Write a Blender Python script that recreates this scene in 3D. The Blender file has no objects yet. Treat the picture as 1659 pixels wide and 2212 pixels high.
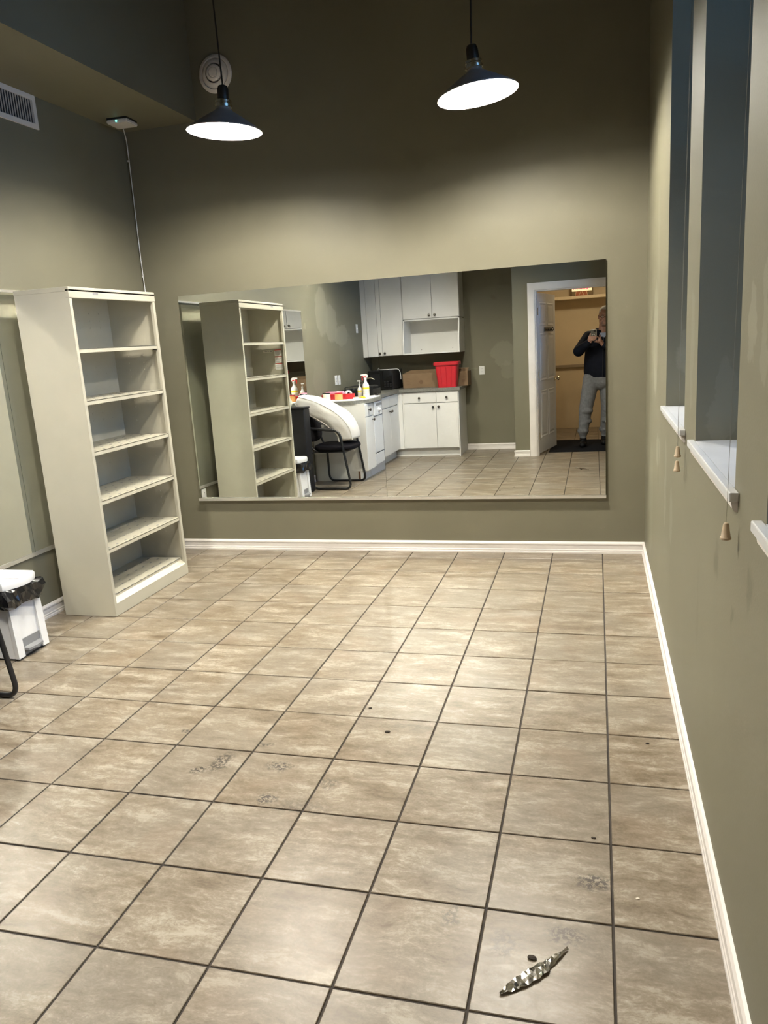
import bpy, bmesh, math, random
from mathutils import Vector, Matrix
random.seed(7)
S = bpy.context.scene
COL = S.collection

# ------------------------------------------------------------------ camera
CAM = Vector((-0.0396, -5.0818, 1.5235))
yaw, pitch, roll = 0.27667, -0.22257, -0.06524
cf = Vector((-math.sin(yaw)*math.cos(pitch), math.cos(yaw)*math.cos(pitch), math.sin(pitch)))
cr0 = Vector((math.cos(yaw), math.sin(yaw), 0)); cu0 = cr0.cross(cf)
cr = math.cos(roll)*cr0 + math.sin(roll)*cu0
cu = -math.sin(roll)*cr0 + math.cos(roll)*cu0
cam_d = bpy.data.cameras.new('camera'); cam = bpy.data.objects.new('camera', cam_d); COL.objects.link(cam)
CM = Matrix((( cr.x, cu.x, -cf.x, CAM.x), (cr.y, cu.y, -cf.y, CAM.y), (cr.z, cu.z, -cf.z, CAM.z), (0, 0, 0, 1)))
cam.matrix_world = CM
cam_d.sensor_fit = 'VERTICAL'; cam_d.sensor_height = 36.0; cam_d.lens = 1659.36/2212*36
cam_d.clip_start = 0.02; cam_d.clip_end = 100
S.camera = cam

# ------------------------------------------------------------------ world (dusk daylight) and exposure
W = bpy.data.worlds.new('dusk_sky'); S.world = W; W.use_nodes = True
bg = W.node_tree.nodes['Background']; bg.inputs[0].default_value = (0.22, 0.50, 1.0, 1); bg.inputs[1].default_value = 5.6
S.view_settings.view_transform = 'Standard'; S.view_settings.look = 'None'
S.view_settings.exposure = 0.0; S.view_settings.gamma = 1.0; S.view_settings.use_curve_mapping = False
S.cycles.use_denoising = True
S.cycles.max_bounces = 10; S.cycles.glossy_bounces = 8; S.cycles.diffuse_bounces = 4; S.cycles.transmission_bounces = 8
S.cycles.sample_clamp_indirect = 0.0; S.cycles.caustics_reflective = True; S.cycles.blur_glossy = 0.006
S.cycles.use_guiding = True; S.cycles.use_surface_guiding = True; S.cycles.guiding_training_samples = 32
BULB = 1190.0
BULB_COL = (1.0, 0.95, 0.85)

# ------------------------------------------------------------------ material helpers
def lin(r, g, b):
    f = lambda c: (c/255/12.92) if c/255 <= 0.04045 else ((c/255+0.055)/1.055)**2.4
    return (f(r), f(g), f(b), 1)
class NT:
    def __init__(s, name):
        s.m = bpy.data.materials.new(name); s.m.use_nodes = True; s.t = s.m.node_tree; s.n = s.t.nodes
        s.b = s.n['Principled BSDF']
    def new(s, ty, **kw):
        n = s.n.new(ty)
        for k, v in kw.items(): setattr(n, k, v)
        return n
    def set(s, n, i, v):
        if hasattr(v, 'is_output'): s.t.links.new(v, n.inputs[i])
        else: n.inputs[i].default_value = v
    def pos(s):
        return s.new('ShaderNodeNewGeometry').outputs['Position']
    def math(s, op, a, b=0.0, clamp=False):
        n = s.new('ShaderNodeMath', operation=op, use_clamp=clamp); s.set(n, 0, a); s.set(n, 1, b); return n.outputs[0]
    def vmath(s, op, a, b):
        n = s.new('ShaderNodeVectorMath', operation=op); s.set(n, 0, a); s.set(n, 1, b); return n.outputs[0]
    def mapping(s, v, scale=(1, 1, 1), loc=(0, 0, 0)):
        n = s.new('ShaderNodeMapping'); s.set(n, 'Vector', v); n.inputs['Scale'].default_value = scale; n.inputs['Location'].default_value = loc
        return n.outputs[0]
    def noise(s, v, scale, detail=4, rough=0.55, dist=0.0):
        n = s.new('ShaderNodeTexNoise'); s.set(n, 'Vector', v); n.inputs['Scale'].default_value = scale
        n.inputs['Detail'].default_value = detail; n.inputs['Roughness'].default_value = rough; n.inputs['Distortion'].default_value = dist
        return n
    def ramp(s, f, stops):
        n = s.new('ShaderNodeValToRGB'); s.set(n, 0, f); e = n.color_ramp.elements
        while len(e) < len(stops): e.new(0.5)
        for k, (p, c) in enumerate(stops): e[k].position = p; e[k].color = c
        return n.outputs[0]
    def mix(s, f, a, b, mode='MIX'):
        n = s.new('ShaderNodeMix', data_type='RGBA', blend_type=mode); s.set(n, 0, f); s.set(n, 6, a); s.set(n, 7, b); return n.outputs[2]
    def bump(s, h, strength=0.2, dist=0.01):
        n = s.new('ShaderNodeBump'); s.set(n, 'Height', h); n.inputs['Strength'].default_value = strength; n.inputs['Distance'].default_value = dist
        s.t.links.new(n.outputs[0], s.b.inputs['Normal'])
    def color(s, c): s.set(s.b, 'Base Color', c)
    def blob(s, v, c, r, feather=0.25):
        """soft ellipsoid mask around point c with radii r (world space)"""
        d = s.vmath('DIVIDE', s.vmath('SUBTRACT', v, c), r)
        l = s.new('ShaderNodeVectorMath', operation='LENGTH'); s.set(l, 0, d)
        m = s.new('ShaderNodeMapRange'); s.set(m, 0, l.outputs['Value']); m.inputs[1].default_value = 1.0; m.inputs[2].default_value = 1.0-feather
        return m.outputs[0]
def mat(name, col, rough=0.5, metal=0.0, spec=0.5, var=0.06, nscale=14, bump=0.0, emit=None, estr=0.0, trans=0.0, alpha=1.0, coat=0.0):
    t = NT(name); p = t.pos()
    if var > 0:
        nz = t.noise(p, nscale, 4).outputs[0]
        lo = tuple(c*(1-var) for c in col[:3])+(1,); hi = tuple(min(1, c*(1+var)) for c in col[:3])+(1,)
        t.color(t.ramp(nz, [(0.3, lo), (0.7, hi)]))
        if bump > 0: t.bump(t.noise(p, nscale*8, 3).outputs[0], bump, 0.004)
    else: t.color(col)
    b = t.b; b.inputs['Roughness'].default_value = rough; b.inputs['Metallic'].default_value = metal
    b.inputs['Specular IOR Level'].default_value = spec
    b.inputs['Transmission Weight'].default_value = trans; b.inputs['Coat Weight'].default_value = coat
    if emit: b.inputs['Emission Color'].default_value = emit; b.inputs['Emission Strength'].default_value = estr
    b.inputs['Alpha'].default_value = alpha
    return t.m

OLIVE = (0.164, 0.152, 0.104, 1); PATCH = (0.235, 0.222, 0.162, 1); STAIN = (0.09, 0.08, 0.05, 1)
def wall_mat(name, patches=(), stains=(), base=OLIVE, patchcol=PATCH):
    t = NT(name); p = t.pos()
    big = t.noise(p, 1.3, 3).outputs[0]
    c = t.ramp(big, [(0.3, tuple(v*0.94 for v in base[:3])+(1,)), (0.7, tuple(v*1.05 for v in base[:3])+(1,))])
    warp = t.noise(p, 9, 4, 0.6)
    off = t.vmath('MULTIPLY', t.vmath('SUBTRACT', warp.outputs['Color'], (0.5, 0.5, 0.5)), (0.16, 0.16, 0.16))
    q = t.vmath('ADD', p, off)
    for (cc, rr, f) in patches:
        c = t.mix(t.math('MULTIPLY', t.blob(q, cc, rr, 0.12), f), c, patchcol)
    for (cc, rr, f) in stains:
        c = t.mix(t.math('MULTIPLY', t.blob(q, cc, rr, 0.6), f), c, STAIN)
    t.color(c)
    t.b.inputs['Roughness'].default_value = 0.55; t.b.inputs['Specular IOR Level'].default_value = 0.35
    t.bump(t.noise(p, 160, 2).outputs[0], 0.10, 0.003)
    return t.m
M = {}
M['wall'] = wall_mat('olive_wall_paint')
M['wall_right'] = wall_mat('olive_wall_paint_patched',
    patches=[((0.27, -0.62, 1.42), (0.3, 0.16, 0.30), 0.75), ((0.27, -0.75, 1.85), (0.3, 0.08, 0.35), 0.25), ((0.27, -0.9, 0.86), (0.3, 0.11, 0.10), 0.75),
             ((0.27, -1.36, 0.78), (0.3, 0.05, 0.22), 0.55), ((0.27, -1.66, 0.70), (0.3, 0.07, 0.12), 0.5), ((0.27, -2.28, 1.42), (0.3, 0.05, 0.22), 0.35),
             ((0.27, -3.32, 1.50), (0.3, 0.05, 0.09), 0.6), ((0.27, -3.45, 1.50), (0.3, 0.03, 0.12), 0.5), ((0.27, -0.4, 0.5), (0.3, 0.2, 0.35), 0.25),
             ((0.42, -1.32, 1.38), (0.10, 0.08, 0.20), 0.5), ((0.36, -2.44, 1.26), (0.05, 0.08, 0.16), 0.35)],
    stains=[((0.27, -2.95, 0.885), (0.2, 0.055, 0.07), 0.55), ((0.27, -3.41, 0.958), (0.2, 0.03, 0.07), 0.5), ((0.27, -3.23, 0.80), (0.2, 0.018, 0.05), 0.6),
            ((0.27, -0.93, 0.78), (0.2, 0.05, 0.18), 0.35), ((0.27, -2.6, 0.62), (0.2, 0.03, 0.2), 0.18)])
M['wall_left'] = wall_mat('olive_wall_paint_mudded',
    patches=[((-3.25, -3.50, 1.93), (0.3, 0.22, 0.30), 0.8), ((-3.25, -3.80, 1.80), (0.3, 0.22, 0.24), 0.8), ((-3.25, -4.15, 1.66), (0.3, 0.26, 0.14), 0.75),
             ((-3.25, -4.3, 1.40), (0.3, 0.30, 0.35), 0.3), ((-3.25, -3.3, 1.15), (0.3, 0.25, 0.25), 0.22), ((-3.25, -2.93, 1.75), (0.3, 0.03, 0.04), 0.7)])
M['wall_kitchen'] = wall_mat('olive_wall_paint_repaired',
    patches=[((-1.24, -5.37, 1.30), (0.17, 0.3, 0.19), 0.45), ((-1.18, -5.37, 1.08), (0.12, 0.3, 0.12), 0.35), ((-1.10, -5.37, 1.72), (0.06, 0.3, 0.03), 0.3),
             ((-1.63, -5.37, 1.13), (0.05, 0.3, 0.015), 0.35)],
    stains=[((-1.36, -5.37, 2.05), (0.07, 0.3, 0.05), 0.35)])
M['soffit'] = wall_mat('soffit_paint')
M['ceiling'] = mat('dark_ceiling_paint', (0.10, 0.092, 0.07, 1), 0.7)
M['white_trim'] = mat('white_semigloss_trim', (0.66, 0.62, 0.585, 1), 0.35, var=0.05, nscale=6)
M['sill_white'] = mat('white_sill_paint', (0.50, 0.505, 0.505, 1), 0.35, var=0.05, nscale=9)
M['grout'] = mat('dark_grout', (0.042, 0.034, 0.028, 1), 0.9, var=0.35, nscale=22)
def tile_mat():
    t = NT('travertine_tile')
    p = t.pos(); oi = t.new('ShaderNodeObjectInfo')
    rv = t.vmath('SCALE', (7.3, 13.1, 3.7), (0, 0, 0)); sc = rv.node; t.t.links.new(oi.outputs['Random'], sc.inputs['Scale'])
    q = t.vmath('ADD', p, rv)
    warp = t.vmath('MULTIPLY', t.vmath('SUBTRACT', t.noise(q, 5, 3).outputs['Color'], (.5, .5, .5)), (0.10, 0.07, 0))
    q2 = t.vmath('ADD', q, warp)
    st = t.noise(t.mapping(q2, (1.0, 3.2, 1)), 5.0, 7, 0.62).outputs[0]
    fine = t.noise(t.mapping(q2, (1.0, 2.2, 1)), 26, 6, 0.68).outputs[0]
    big = t.noise(q, 2.2, 2).outputs[0]
    micro = t.noise(t.mapping(q2, (1.0, 1.5, 1)), 95, 5, 0.7, 0.4).outputs[0]
    f = t.math('ADD', t.math('ADD', t.math('MULTIPLY', st, 0.50), t.math('MULTIPLY', fine, 0.28)), t.math('MULTIPLY', micro, 0.22))
    c = t.ramp(f, [(0.39, (0.120, 0.088, 0.055, 1)), (0.455, (0.170, 0.133, 0.090, 1)), (0.52, (0.220, 0.180, 0.131, 1)), (0.60, (0.345, 0.302, 0.240, 1))])
    c = t.mix(t.math('MULTIPLY', t.ramp(big, [(0.42, (0, 0, 0, 1)), (0.62, (1, 1, 1, 1))]), 0.30), c, (0.185, 0.168, 0.142, 1))
    warm = t.noise(q, 3.4, 2).outputs[0]
    c = t.mix(t.math('MULTIPLY', t.ramp(warm, [(0.58, (0, 0, 0, 1)), (0.72, (1, 1, 1, 1))]), 0.30), c, (0.215, 0.150, 0.10, 1))
    # scuffs and dirt at fixed spots on the floor
    pw = t.vmath('ADD', p, t.vmath('MULTIPLY', t.vmath('SUBTRACT', t.noise(p, 24, 4).outputs['Color'], (.5, .5, .5)), (0.07, 0.07, 0)))
    brk = t.ramp(t.noise(t.mapping(p, (1, 1, 1)), 75, 4, 0.7).outputs[0], [(0.46, (0, 0, 0, 1)), (0.52, (1, 1, 1, 1))])
    dirt = None
    for (x, y, rx, ry, s) in [(-1.41, -2.73, .040, .075, .8), (-1.47, -2.79, .03, .03, .9), (-1.174, -2.722, .055, .035, .9), (-1.142, -2.924, .045, .025, .9),
                              (-1.297, -2.591, .035, .022, .8), (-1.674, -2.533, .025, .02, 1.), (-0.052, -3.146, .055, .035, .85), (-0.12, -3.36, .06, .03, .6),
                              (-0.27, -3.42, .05, .05, .5), (-0.95, -2.80, .04, .04, .5), (-0.42, -3.34, .02, .05, .5), (-1.0, -2.95, .12, .05, .3)]:
        m = t.math('MULTIPLY', t.blob(pw, (x, y, 0), (rx*1.15, ry*1.15, 1), 0.55), s)
        dirt = m if dirt is None else t.math('MAXIMUM', dirt, m)
    c = t.mix(t.math('MULTIPLY', dirt, brk), c, (0.035, 0.028, 0.023, 1))
    pale = None
    for (x, y, rx, ry) in [(-0.42, -1.05, .12, .06), (-0.75, -3.9, .2, .1), (-1.0, -4.2, .15, .1)]:
        m = t.math('MULTIPLY', t.blob(pw, (x, y, 0), (rx, ry, 1), 0.9), 0.35)
        pale = m if pale is None else t.math('MAXIMUM', pale, m)
    c = t.mix(pale, c, (0.42, 0.40, 0.36, 1))
    t.color(c)
    t.set(t.b, 'Roughness', t.ramp(fine, [(0.3, (0.30, 0.30, 0.30, 1)), (0.7, (0.38, 0.38, 0.38, 1))]))
    t.b.inputs['Specular IOR Level'].default_value = 0.42
    t.bump(t.noise(t.mapping(q2, (1, 1.6, 1)), 24, 4, 0.6).outputs[0], 0.10, 0.004)
    return t.m
M['tile'] = tile_mat()
def mirror_mat():
    t = NT('mirror_silver'); t.color(t.ramp(t.noise(t.pos(), 0.8, 2).outputs[0], [(0.3, (0.845, 0.865, 0.835, 1)), (0.7, (0.86, 0.875, 0.85, 1))]))
    t.b.inputs['Metallic'].default_value = 1; t.b.inputs['Roughness'].default_value = 0.0
    return t.m
M['mirror'] = mirror_mat()
M['mirror_edge'] = mat('dark_glass_edge', (0.03, 0.045, 0.035, 1), 0.2)
M['alu'] = mat('satin_aluminium', (0.78, 0.76, 0.72, 1), 0.32, metal=0.85, var=0.04)
M['steel_beige'] = mat('putty_enamel_steel', (0.41, 0.385, 0.305, 1), 0.38, var=0.03, nscale=5)
M['black_plastic'] = mat('black_plastic', (0.012, 0.012, 0.013, 1), 0.35)
M['black_gloss'] = mat('black_gloss', (0.006, 0.006, 0.007, 1), 0.08, coat=0.5)
M['black_metal'] = mat('black_powder_coated_steel', (0.011, 0.011, 0.012, 1), 0.32)
M['black_fabric'] = mat('black_woven_fabric', (0.007, 0.006, 0.008, 1), 0.9, spec=0.15, bump=0.4, nscale=40)
M['black_vinyl'] = mat('black_vinyl', (0.008, 0.008, 0.009, 1), 0.5, bump=0.15, spec=0.25)
M['white_plastic'] = mat('white_plastic', (0.66, 0.655, 0.65, 1), 0.35, var=0.03)
M['white_matte'] = mat('white_laminate', (0.68, 0.67, 0.64, 1), 0.42, var=0.03, nscale=4)
M['white_appl'] = mat('white_appliance_enamel', (0.64, 0.65, 0.66, 1), 0.28, var=0.02)
M['grey_part_and_shade'] = mat('grey_plastic_and_shade', (0.20, 0.20, 0.205, 1), 0.45)  # grey of small parts and print; also painted shade in slots, groove and recesses
M['counter'] = mat('grey_laminate_counter', (0.19, 0.185, 0.16, 1), 0.35, var=0.25, nscale=60)
M['dark_bronze'] = mat('dark_bronze', (0.045, 0.037, 0.028, 1), 0.42, metal=0.6)
M['nickel'] = mat('brushed_nickel', (0.70, 0.64, 0.52, 1), 0.22, metal=1.0)
M['knob'] = mat('antique_pewter_knob', (0.11, 0.10, 0.085, 1), 0.28, metal=0.9)
M['shade_out'] = mat('pewter_shade', (0.30, 0.28, 0.27, 1), 0.5, metal=0.2)
M['shade_in'] = mat('white_shade_lining', (0.88, 0.88, 0.86, 1), 0.5)
M['bulb'] = mat('lit_bulb', (1, 1, 1, 1), 0.4, var=0, emit=BULB_COL+(1,), estr=BULB)
M['foil'] = mat('crumpled_foil_wrapper', (0.50, 0.475, 0.43, 1), 0.16, metal=1.0, var=0.35, nscale=60)
M['foam_white'] = mat('white_bundle_cloth', (0.60, 0.575, 0.535, 1), 0.8, var=0.05, nscale=7, bump=0.25)
M['cardboard'] = mat('brown_cardboard', (0.215, 0.138, 0.077, 1), 0.8, var=0.08, nscale=8)
M['card_ink'] = mat('cardboard_print', (0.17, 0.10, 0.055, 1), 0.8)
M['red_plastic'] = mat('red_plastic', (0.50, 0.016, 0.026, 1), 0.35)
M['trigger_red'] = mat('trigger_red', (0.70, 0.03, 0.03, 1), 0.4)
M['yellow'] = mat('yellow_plastic', (0.80, 0.60, 0.03, 1), 0.45)
M['pink'] = mat('pink_plastic', (0.80, 0.30, 0.42, 1), 0.5)
M['orange'] = mat('orange_label', (0.72, 0.36, 0.12, 1), 0.5)
M['cream'] = mat('cream_label', (0.78, 0.72, 0.60, 1), 0.5)
M['paper'] = mat('white_paper', (0.82, 0.81, 0.79, 1), 0.8)
M['tassel'] = mat('beige_wooden_tassel', (0.42, 0.32, 0.21, 1), 0.5)
M['cordwhite'] = mat('taupe_cord', (0.20, 0.19, 0.15, 1), 0.6)
M['bagblack'] = mat('black_bin_liner_film', (0.008, 0.008, 0.009, 1), 0.16, coat=0.3)
M['door_white'] = mat('white_door_paint', (0.74, 0.745, 0.75, 1), 0.35, var=0.02)
M['vest_wall'] = mat('cream_entry_wall', (0.60, 0.50, 0.34, 1), 0.75, var=0.06, nscale=3)
M['vest_trim'] = mat('cream_entry_trim', (0.72, 0.60, 0.40, 1), 0.5)
M['rail_grey'] = mat('taupe_rail_paint', (0.28, 0.22, 0.145, 1), 0.5)
M['mat_dark'] = mat('charcoal_doormat', (0.010, 0.011, 0.014, 1), 0.95, spec=0.08, var=0.3, nscale=60, bump=0.6)
M['skin'] = mat('skin', (0.44, 0.245, 0.175, 1), 0.5, var=0.06, nscale=20)
M['hair'] = mat('grey_hair', (0.62, 0.61, 0.61, 1), 0.7, var=0.3, nscale=70, bump=0.6)
M['beard'] = mat('grey_stubble', (0.27, 0.185, 0.15, 1), 0.8, var=0.3, nscale=80)
M['jacket'] = mat('navy_jacket_cloth', (0.006, 0.008, 0.015, 1), 0.7, var=0.3, nscale=10, bump=0.3, spec=0.12)
M['shirt'] = mat('pale_blue_shirt', (0.36, 0.42, 0.56, 1), 0.8)
M['sweat'] = mat('grey_marl_sweatpants', (0.20, 0.205, 0.215, 1), 0.9, var=0.18, nscale=30, bump=0.3)
M['shoe'] = mat('black_shoe', (0.008, 0.008, 0.009, 1), 0.6, spec=0.2)
M['lens'] = mat('dark_eyeglass_lens', (0.05, 0.035, 0.06, 1), 0.05)
M['phone_case'] = mat('olive_grey_phone_case', (0.12, 0.11, 0.085, 1), 0.35)
M['phone_edge'] = mat('pale_phone_edge', (0.72, 0.68, 0.58, 1), 0.3)
M['gold'] = mat('gold_ring', (0.80, 0.62, 0.28, 1), 0.2, metal=1.0)
M['sign_face'] = mat('lit_sign_face', (0.9, 0.8, 0.5, 1), 0.5, var=0, emit=(1.0, 0.86, 0.50, 1), estr=0.75)
M['sign_red'] = mat('lit_red_lettering', (0.9, 0.02, 0.08, 1), 0.5, var=0, emit=(1.0, 0.04, 0.12, 1), estr=2.4)
M['sign_dark'] = mat('brown_sign_box', (0.16, 0.11, 0.045, 1), 0.6)
M['sign_orange'] = mat('rust_panel', (0.33, 0.10, 0.035, 1), 0.6)
M['pavement'] = mat('outdoor_pavement', (0.20, 0.20, 0.20, 1), 0.9)
M['led'] = mat('green_led', (0.1, 0.8, 0.7, 1), 0.5, var=0, emit=(0.2, 1.0, 0.85, 1), estr=3.0)
M['vest_bulb'] = mat('warm_dome_diffuser', (1, 1, 1, 1), 0.5, var=0, emit=(1.0, 0.82, 0.58, 1), estr=80.0)
M['chip'] = mat('dark_dirt_chip', (0.035, 0.026, 0.019, 1), 0.9)
M['wood_raw'] = mat('broken_chipboard', (0.16, 0.085, 0.05, 1), 0.9)
def glass_mat():
    t = NT('window_glass'); t.b.inputs['Base Color'].default_value = (0.95, 0.98, 1, 1)
    mixn = t.new('ShaderNodeMixShader'); tr = t.new('ShaderNodeBsdfTransparent'); gl = t.new('ShaderNodeBsdfGlossy')
    tr.inputs[0].default_value = (0.93, 0.97, 0.98, 1); gl.inputs['Roughness'].default_value = 0.02
    fr = t.new('ShaderNodeFresnel'); fr.inputs[0].default_value = 1.45
    t.t.links.new(fr.outputs[0], mixn.inputs[0]); t.t.links.new(tr.outputs[0], mixn.inputs[1]); t.t.links.new(gl.outputs[0], mixn.inputs[2])
    t.t.links.new(mixn.outputs[0], t.n['Material Output'].inputs[0])
    return t.m
M['glass'] = glass_mat()

# ------------------------------------------------------------------ geometry helpers
def V(*a): return Vector(a)
class G:
    """collects geometry in world coordinates; build() links it as one mesh object"""
    def __init__(s): s.bm = bmesh.new()
    def box(s, x0, x1, y0, y1, z0, z1, bev=0.0, seg=2):
        x0, x1 = sorted((x0, x1)); y0, y1 = sorted((y0, y1)); z0, z1 = sorted((z0, z1))
        r = bmesh.ops.create_cube(s.bm, size=1.0)
        for v in r['verts']:
            v.co = Vector(((x0+x1)/2+v.co.x*(x1-x0), (y0+y1)/2+v.co.y*(y1-y0), (z0+z1)/2+v.co.z*(z1-z0)))
        if bev > 0:
            es = list({e for v in r['verts'] for e in v.link_edges})
            bmesh.ops.bevel(s.bm, geom=es, offset=bev, segments=seg, profile=0.5, affect='EDGES')
        return s
    def poly(s, pts, d):
        """prism: closed outline pts (3D) extruded by vector d"""
        d = Vector(d); a = [s.bm.verts.new(p) for p in pts]; b = [s.bm.verts.new(Vector(p)+d) for p in pts]; n = len(pts)
        f0 = s.bm.faces.new(a); f1 = s.bm.faces.new(list(reversed(b)))
        for i in range(n): s.bm.faces.new((a[i], b[i], b[(i+1) % n], a[(i+1) % n]))
        bmesh.ops.recalc_face_normals(s.bm, faces=s.bm.faces)
        return s
    def ring(s, c, u, w, ru, rw, n):
        return [s.bm.verts.new(c+u*(ru*math.cos(2*math.pi*k/n))+w*(rw*math.sin(2*math.pi*k/n))) for k in range(n)]
    def loft(s, rings, cap=True):
        n = len(rings[0])
        for a, b in zip(rings, rings[1:]):
            for k in range(n): s.bm.faces.new((a[k], a[(k+1) % n], b[(k+1) % n], b[k]))
        if cap:
            try: s.bm.faces.new(list(reversed(rings[0]))); s.bm.faces.new(rings[-1])
            except ValueError: pass
        return s
    def tube(s, pts, r, n=10, cap=True, flat=1.0):
        pts = [Vector(p) for p in pts]; rs = r if isinstance(r, (list, tuple)) else [r]*len(pts)
        rings = []; up = None
        for i, p in enumerate(pts):
            t = (pts[min(i+1, len(pts)-1)]-pts[max(i-1, 0)]).normalized()
            if up is None:
                up = Vector((0, 0, 1)) if abs(t.z) < 0.9 else Vector((1, 0, 0))
            u = t.cross(up).normalized(); w = u.cross(t).normalized(); up = w
            rings.append(s.ring(p, u, w, rs[i], rs[i]*flat, n))
        return s.loft(rings, cap)
    def lathe(s, prof, c, axis=(0, 0, 1), n=32, cap=True):
        """prof = [(radius, height)] around axis through c"""
        a = Vector(axis).normalized(); h = Vector((1, 0, 0)) if abs(a.x) < 0.9 else Vector((0, 1, 0))
        u = (h-a*h.dot(a)).normalized(); w = a.cross(u); c = Vector(c)
        return s.loft([s.ring(c+a*z, u, w, max(r, 1e-4), max(r, 1e-4), n) for r, z in prof], cap)
    def ball(s, c, r, n=16):
        rr = r if isinstance(r, (tuple, list)) else (r, r, r)
        q = bmesh.ops.create_uvsphere(s.bm, u_segments=n, v_segments=max(6, n//2), radius=1.0)
        for v in q['verts']: v.co = Vector((c[0]+v.co.x*rr[0], c[1]+v.co.y*rr[1], c[2]+v.co.z*rr[2]))
        return s
    def quad(s, a, b, c, d, mi=0):
        f = s.bm.faces.new([s.bm.verts.new(p) for p in (a, b, c, d)]); f.material_index = mi; return s
    def build(s, name, m, parent=None, smooth=False, xf=None):
        me = bpy.data.meshes.new(name)
        if xf is not None: s.bm.transform(xf)
        o = bpy.data.objects.new(name, me); COL.objects.link(o)
        org = WORG(parent) if parent is not None else None
        if org is None:
            xs = [v.co for v in s.bm.verts]
            org = Vector(((min(p.x for p in xs)+max(p.x for p in xs))/2, (min(p.y for p in xs)+max(p.y for p in xs))/2, min(p.z for p in xs)))
            o.location = org; o['_o'] = tuple(org)
        bmesh.ops.translate(s.bm, verts=s.bm.verts, vec=-org)
        bmesh.ops.recalc_face_normals(s.bm, faces=s.bm.faces)
        s.bm.to_mesh(me); s.bm.free()
        for mm in (m if isinstance(m, (list, tuple)) else [m]): me.materials.append(M[mm] if isinstance(mm, str) else mm)
        if smooth:
            me.polygons.foreach_set('use_smooth', [True]*len(me.polygons))
            if smooth != 'all': me.set_sharp_from_angle(angle=math.radians(40))
        if parent is not None: o.parent = parent
        return o
def WORG(o):
    while o.parent is not None: o = o.parent
    return Vector(o['_o'])
def tag(o, label=None, cat=None, group=None, kind=None):
    if label: o['label'] = label
    if cat: o['category'] = cat
    if group: o['group'] = group
    if kind: o['kind'] = kind
    return o
def thing(name, loc, label, cat, group=None, kind=None):
    o = bpy.data.objects.new(name, None); COL.objects.link(o); o.location = loc; o['_o'] = tuple(loc); o.empty_display_size = 0.1
    return tag(o, label, cat, group, kind)
def struct(name, g, m, label=None, cat=None):
    o = g.build(name, m); tag(o, label, cat, kind='structure'); return o
def arc(c, a0, a1, r, u, w, n=8):
    c, u, w = Vector(c), Vector(u), Vector(w)
    return [c+u*(r*math.cos(a0+(a1-a0)*k/n))+w*(r*math.sin(a0+(a1-a0)*k/n)) for k in range(n+1)]
def bendpath(pts, rad, n=6):
    """polyline with rounded corners"""
    pts = [Vector(p) for p in pts]; out = [pts[0]]
    for a, b, c in zip(pts, pts[1:], pts[2:]):
        d1 = (a-b); d2 = (c-b); r = min(rad, d1.length*0.49, d2.length*0.49)
        p1 = b+d1.normalized()*r; p2 = b+d2.normalized()*r
        for k in range(n+1):
            t = k/n; out.append(p1*(1-t)**2+b*(2*t*(1-t))+p2*t*t)
    out.append(pts[-1]); return out

# ------------------------------------------------------------------ room dimensions
XR, XL, YB, YK, YD, YV = 0.27, -3.25, 0.15, -5.37, -4.58, -7.75
XJ, XV0, XV1, ZC, ZS, ZV = -1.03, -0.95, 0.80, 3.95, 3.05, 2.62
T = 0.3302
# ------------------------------------------------------------------ floor: grout bed and tiles
g = G(); g.box(XL, XR, YK, YB, -0.06, -0.004); g.box(XV0, XV1, YV, YD+0.02, -0.06, -0.004)
floor = struct('floor', g, 'grout', 'beige travertine look tile floor with dark grout joints', 'floor')
tile_cache = {}
def tile(x0, x1, y0, y1):
    w, d = round(x1-x0, 4), round(y1-y0, 4)
    if (w, d) not in tile_cache:
        gg = G(); h = 0.0016; a, b = w/2, d/2
        lo = [gg.bm.verts.new((sx*a, sy*b, -0.008)) for sx, sy in ((-1, -1), (1, -1), (1, 1), (-1, 1))]
        mi = [gg.bm.verts.new((sx*a, sy*b, -h)) for sx, sy in ((-1, -1), (1, -1), (1, 1), (-1, 1))]
        to = [gg.bm.verts.new((sx*(a-h), sy*(b-h), 0)) for sx, sy in ((-1, -1), (1, -1), (1, 1), (-1, 1))]
        gg.loft([lo, mi, to]); me = bpy.data.meshes.new('tile'); bmesh.ops.recalc_face_normals(gg.bm, faces=gg.bm.faces)
        gg.bm.to_mesh(me); gg.bm.free(); me.materials.append(M['tile']); tile_cache[(w, d)] = me
    o = bpy.data.objects.new('tile', tile_cache[(w, d)]); COL.objects.link(o); o.parent = floor
    o.location = Vector(((x0+x1)/2, (y0+y1)/2, random.uniform(-0.0006, 0.0006)))-WORG(floor)
gw = 0.0034
for j in range(-1, 24):
    for i in range(-3, 10):
        x0, x1 = -(i+1)*T+gw, -i*T-gw; y0, y1 = -(j+1)*T+gw, -j*T-gw
        y1 = min(y1, YB-0.002)
        if y1 > YD: regs = ((XL+0.002, XR-0.002, y0, YB-0.002),)
        else: regs = ((XL+0.002, XJ-0.002, YK+0.002, YD), (XV0+0.002, XV1-0.002, YV+0.002, YD))
        for (a, b, c, d) in regs:
            X0, X1, Y0, Y1 = max(x0, a), min(x1, b), max(y0, c), min(y1, d)
            if X1-X0 > 0.012 and Y1-Y0 > 0.012: tile(X0, X1, Y0, Y1)

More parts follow.
